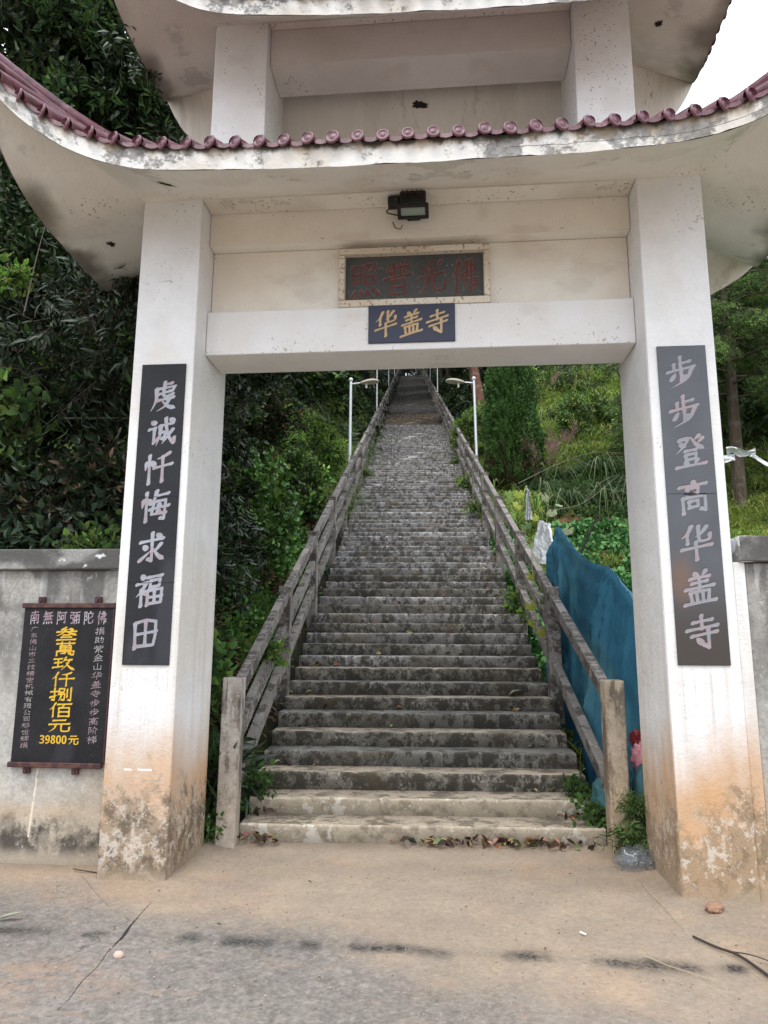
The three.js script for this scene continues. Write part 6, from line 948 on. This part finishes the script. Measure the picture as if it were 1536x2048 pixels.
// squash vine climbing the railing: each lobed leaf its own piece
{
  const lobed = (() => { const pos = [0, 0, 0], uv = [0, 0], idx = [], n = 35; for (let i = 0; i <= n; i++) { const a = (i / n - 0.5) * 5.6, r = 0.88 + 0.09 * Math.cos(a * 5) + 0.05 * Math.cos(a * 17), x = Math.sin(a) * r, y = Math.cos(a) * r, d = Math.hypot(x, y); pos.push(x, y, -0.28 * d * d + 0.10 * Math.cos(a * 5)); uv.push(x, y); if (i) idx.push(0, i + 1, i); } const g = new THREE.BufferGeometry(); g.setAttribute('position', new THREE.Float32BufferAttribute(pos, 3)); g.setAttribute('uv', new THREE.Float32BufferAttribute(uv, 2)); g.setIndex(idx); g.computeVertexNormals(); return g; })();
  const mats = [[0.30, 0.34, 0.05], [0.16, 0.26, 0.05], [0.26, 0.30, 0.17], [0.10, 0.18, 0.05]].map((c) => new THREE.MeshPhysicalMaterial({ color: new THREE.Color().setRGB(...c), roughness: 1, transmission: 0.3, thickness: 0, side: THREE.DoubleSide })), stemM = std({ color: new THREE.Color().setRGB(0.16, 0.19, 0.07) });
  const vine = (label, pts, leaves, seed) => { const r = rng(seed), t = thing('squash_vine', label, 'vine', pts[0].toArray()), q = pts.map((p) => p.clone().sub(pts[0])); part('stem', tube(q, 0.007, 0.004, 6, 24), stemM, t); for (const [l, s, h, size, k, tx, ty] of leaves) { const p = W(l, s, h), o = part('leaf', lobed, mats[k], t); o.position.copy(p.sub(pts[0])); o.scale.setScalar(size); o.rotation.set(tx + (r() - 0.5) * 0.4, ty + (r() - 0.5) * 0.6, (r() - 0.5) * 1.6 + 3.1); } };
  vine('squash vine with yellow green leaves over the right railing beside the tarpaulin', [W(1.62, 3.9, 2.9), W(1.5, 3.4, 2.75), W(1.42, 2.9, 2.35), W(1.38, 2.6, 1.95), W(1.36, 2.3, 1.65)], [[1.42, 3.0, 2.36, 0.075, 0, -0.3, -0.2], [1.56, 3.0, 2.44, 0.06, 0, -0.5, 0.4], [1.46, 2.45, 2.10, 0.10, 2, -1.2, 0.3], [1.36, 2.75, 1.98, 0.075, 0, -0.2, -0.3], [1.33, 2.5, 1.77, 0.06, 0, -0.4, 0.5], [1.40, 2.3, 1.66, 0.065, 0, -0.2, 0], [1.5, 2.7, 2.02, 0.05, 1, 0, 0.4], [1.55, 3.4, 2.62, 0.05, 2, -0.4, 0]], 71);
  vine('squash vine scrambling around the stakes behind the railing', [W(1.8, 3.8, 2.5), W(1.85, 4.2, 3.0), W(1.95, 4.6, 3.4), W(2.05, 4.9, 3.75)], [[1.9, 4.3, 3.12, 0.10, 0, -0.2, 0.2], [2.02, 4.6, 3.45, 0.09, 2, -0.5, 0], [1.98, 4.8, 3.72, 0.085, 2, -0.4, 0.3], [2.2, 4.9, 3.62, 0.07, 2, -1.0, 0.2], [2.2, 4.4, 3.15, 0.09, 2, -0.3, -0.5], [1.78, 3.9, 2.62, 0.09, 1, -0.3, 0], [2.1, 4.3, 2.85, 0.10, 2, -0.5, 0.3], [1.95, 4.0, 2.75, 0.07, 0, -0.3, 0.4], [2.3, 4.5, 2.9, 0.08, 1, -0.8, 0]], 72);
  vine('pale squash vine hanging over the railing past the torn white strip', [W(1.7, 5.9, 3.5), W(1.68, 6.6, 4.0), W(1.7, 7.2, 4.3)], [[1.62, 5.9, 3.62, 0.09, 1, -0.4, 0], [1.75, 6.1, 3.85, 0.10, 0, -0.5, 0.3], [1.66, 6.5, 4.02, 0.09, 1, -0.4, -0.3], [1.85, 6.6, 4.15, 0.10, 0, -0.3, 0.2], [1.72, 7.0, 4.25, 0.08, 1, -0.5, 0], [1.9, 6.0, 3.7, 0.09, 3, -0.5, 0.2], [1.78, 5.5, 3.4, 0.10, 3, -0.4, 0], [1.95, 5.6, 3.55, 0.08, 0, -0.4, 0.4]], 73);
}
// weeds in the joints of the steps
[[1.32, 0.42, 'small weed in the corner of the second step by the right newel', 0.07, 81], [1.38, 0.1, 'low weed at the right end of the first step', 0.06, 82], [1.44, 9.4, 'tuft of weeds overhanging the right edge of the steps below the lamp post', 0.28, 83], [1.4, 4.3, 'weed reaching through the right railing above the squash vine', 0.14, 84], [1.42, 12.5, 'small weed tuft beside the right railing higher up', 0.2, 85], [-1.38, 0.35, 'ivy sprig curling round the left newel post', 0.08, 86], [-1.55, 1.3, 'pale vine sprig poking over the left railing', 0.13, 87], [-1.42, 14.2, 'weed tuft at the left railing far up the steps', 0.2, 88], [1.40, 16.0, 'weed tuft at the right railing far up the steps', 0.22, 89]].forEach(([l, s, lab, h, sd]) => shrub('step_weed', lab, 'weed', W(l, s, Math.abs(l) < 1.45 ? Math.floor(s / STAIR.run + 1) * STAIR.rise + 0.02 : SLOPE * s + 0.75), V(h, h * 0.75, h * 0.8), h < 0.1 ? [S.ground, S.ground] : [S.bright, S.ground], 6, { seed: sd, per: 3, stems: 3, stem: 0.004, mat: thinMat }));
shrub('ground_weed', 'leafy weed at the foot of the left pillar beside the newel', 'weed', V(-1.80, 0.02, -0.92), V(0.12, 0.09, 0.1), [S.ground], 8, { seed: 91, per: 3, stems: 3, stem: 0.004 });
shrub('fern', 'feathery green fern at the foot of the right newel post', 'fern', V(1.36, 0.03, -0.82), V(0.13, 0.22, 0.12), [spray(118, 40, 0.14, 0.055, 0.008, [LIGHT[2], MID[3], MID[1]], { hang: 0.1 })], 12, { seed: 92, per: 4, stems: 4, stem: 0.004 });
shrub('strap_plant', 'strap leaved plant between the left pillar and newel post', 'plant', V(-1.88, 0.05, -1.15), V(0.15, 0.32, 0.2), [spray(119, 14, 0.2, 0.2, 0.03, [MID[0], DARK[3], [0.04, 0.08, 0.05]], { hang: 0.4 })], 9, { seed: 93, per: 3, stems: 3 });
// litter, stones, twigs
{
  const lime = std({ color: new THREE.Color().setRGB(0.56, 0.55, 0.53), ...bumpP, roughness: 0.9 }), g = bx(-0.05, 0.05, 0, 0.24, -0.03, 0.03, 0.012), p = g.attributes.position; for (let i = 0; i < p.count; i++) { const n = (fbm(p.getX(i) * 20, p.getY(i) * 14, 3) - 0.5) * 0.05; p.setX(i, p.getX(i) * (1 - p.getY(i) * 0.9) + n); } const o = solo('rubble_slab', g, lime, 'whitish slab of rubble leaning against the left newel post', 'rubble', null, null, [-1.90, 0.02, -1.17], 0.3); o.rotation.z = -0.28;
  const brick = std({ color: new THREE.Color().setRGB(0.34, 0.2, 0.13), ...bumpP, roughness: 1 }); const b = crumple(0.045, 4, 51, 0.7, [1.1, 0.6, 0.75], 3); solo('brick_lump', b, brick, 'brown lump of brick lying in front of the right pillar', 'stone', null, null, [1.55, 0.028, 0.17], 0.4);
  solo('stone_chip', crumple(0.022, 2, 53, 0.3, [1.1, 0.8, 0.8]), std({ color: new THREE.Color().setRGB(0.6, 0.44, 0.36) }), 'single pinkish stone chip on the grey concrete', 'stone', null, null, [-1.63, 0.012, 1.07]);
  const twig = std({ color: new THREE.Color().setRGB(0.05, 0.038, 0.032), roughness: 1 }), straw = std({ color: new THREE.Color().setRGB(0.42, 0.33, 0.22), roughness: 1 }), path = (pts) => pts.map(([x, z, y = 0.012]) => V(x, y, z));
  solo('stick', merge([tube(path([[1.30, 0.56], [1.37, 0.70, 0.016], [1.44, 0.80, 0.02], [1.50, 1.02, 0.014], [1.56, 1.35]]), 0.006, 0.008, 6), tube(path([[1.42, 0.76, 0.02], [1.5, 0.82, 0.03], [1.62, 0.92, 0.02]]), 0.004, 0.002, 5)]), twig, 'dark forked stick on the ground at the lower right', 'stick');
  solo('straw', tube(path([[1.30, -0.45, 0.03], [1.25, -0.2, 0.03], [1.27, 0.1], [1.28, 0.45]]), 0.0025, 0.0015, 5), straw, 'long dry stalk trailing from the clear bag', 'stalk'); solo('straw', tube(path([[0.98, 0.83], [1.06, 0.93], [1.14, 1.02, 0.02], [1.22, 1.06]]), 0.003, 0.0015, 5), straw, 'pale dry stalk across the tyre marks', 'stalk');
  solo('cigarette_end', tube(path([[0.71, 0.56], [0.735, 0.59]]), 0.006, 0.006, 8), std({ color: new THREE.Color().setRGB(0.75, 0.72, 0.66) }), 'white cigarette end on the tan dirt', 'cigarette end');
  solo('twig', tube(path([[-2.16, -0.02, 0.03], [-2.3, -0.06, 0.035], [-2.45, -0.09, 0.04], [-2.5, -0.11, 0.04]]), 0.005, 0.003, 5), twig, 'thin dark twig below the stained wall', 'twig');
  const leafOne = (name, label, p, dir, len, wid, col) => { const L = new Leaves(); L.leaf(V(0, 0, 0), dir, V(0, 1, 0), len, wid, -0.12, col, 0.25); return solo(name, L.done(), softMat, label, 'leaf', null, null, p); };
  leafOne('fallen_leaf', 'curled grey green leaf at the left edge of the yard', [-2.52, 0.012, 0.70], V(1, 0.1, -0.25), 0.16, 0.045, [0.3, 0.32, 0.22]); { const p = W(0.98, 7 * STAIR.run - 0.1 + 0.0, 7 * STAIR.rise + 0.01); leafOne('fallen_leaf', 'large pale withered leaf lying on a step on the right', p.toArray(), V(1, 0.25, -0.1), 0.17, 0.13, [0.22, 0.24, 0.17]); }
  // drifts of dead leaves: nobody could count these
  const r = rng(801), dead = (seed, pal) => { const q = rng(seed), L = new Leaves(); L.leaf(V(0, 0, -0.04), V(0.1, 0.15, 1), V(0, 1, 0), 0.085, 0.042, -0.35 * q() - 0.1, pick(q, pal), 0.5); return L.done(); }, PALE = [[0.30, 0.19, 0.11], [0.22, 0.13, 0.075], [0.38, 0.27, 0.18]], piles = [[], []];
  const drop = (l0, l1, s, h, n, sp = 0.07) => { for (let i = 0; i < n; i++) { const l = l0 + (l1 - l0) * r(), p = W(l, s - sp * Math.pow(r(), 1.4), h + 0.012 + 0.03 * r() * Math.pow(r(), 2)); const d = rv(r); d.y *= 0.35; piles[i % 2].push({ p, dir: d, roll: 2.2, s: 0.55 + 0.6 * r(), c: [0.5 + 0.8 * r(), 0.5 + 0.7 * r(), 0.5 + 0.6 * r()] }); } };
  drop(0.05, 0.75, -0.01, 0.02, 46, 0.09); drop(-0.35, 0.1, -0.01, 0.012, 9); drop(0.7, 1.35, -0.01, 0.02, 34, 0.12); drop(-1.42, -1.12, 0.02, 0.03, 34, 0.14); drop(1.1, 1.4, 0.30, 0.145, 12, 0.06); drop(-1.4, -1.15, 0.30, 0.145, 12, 0.06);
  for (let k = 2; k < 26; k++) { const n = r() < 0.6 ? 3 + Math.floor(r() * 5) : 1; drop(r() < 0.5 ? -1.4 : 0.9, r() < 0.5 ? -0.9 : 1.4, (k) * STAIR.run + 0.31 - 0.316, k * STAIR.rise + 0.002, n, 0.05); }
  for (let i = 0; i < 16; i++) { const x = -2.4 + 4.2 * r(), z = -0.5 + 2 * r(); piles[0].push({ p: V(x, 0.012, z), dir: V(r() - 0.5, 0, r() - 0.5), roll: 0.6, s: 0.22 + 0.15 * r(), c: [0.4, 0.35, 0.3] }); }
  const t = thing('leaf_litter', 'dry brown leaves drifted against the bottom steps', 'leaf litter', [0, 0, 0], 0, null, 'stuff'); scatter('litter', dead(811, PALE), softMat, piles[0], t); scatter('litter_001', dead(812, DRY), softMat, piles[1], t);
  const peb = new THREE.IcosahedronGeometry(0.006, 1), gr = []; for (let i = 0; i < 3200; i++) { const edge = r() < 0.6, x = edge ? (r() < 0.5 ? -2.6 + 0.9 * r() : 1.2 + 0.8 * r()) : -2.4 + 4.4 * r(), z = edge ? -0.2 + 0.5 * r() * r() : -0.9 + 2.4 * r(), k = 0.5 + 0.9 * r(); gr.push({ p: V(x, 0.004, z), dir: rv(r), s: 0.25 + 0.7 * r() * r(), c: [0.34 * k, 0.28 * k, 0.22 * k] }); } const gt = thing('gravel', 'loose grit and crumbs of soil scattered over the yard', 'grit', [0, 0, 0], 0, null, 'stuff'); scatter('grains', peb, std({ roughness: 1 }), gr, gt);
}
renderer.render(scene, camera);
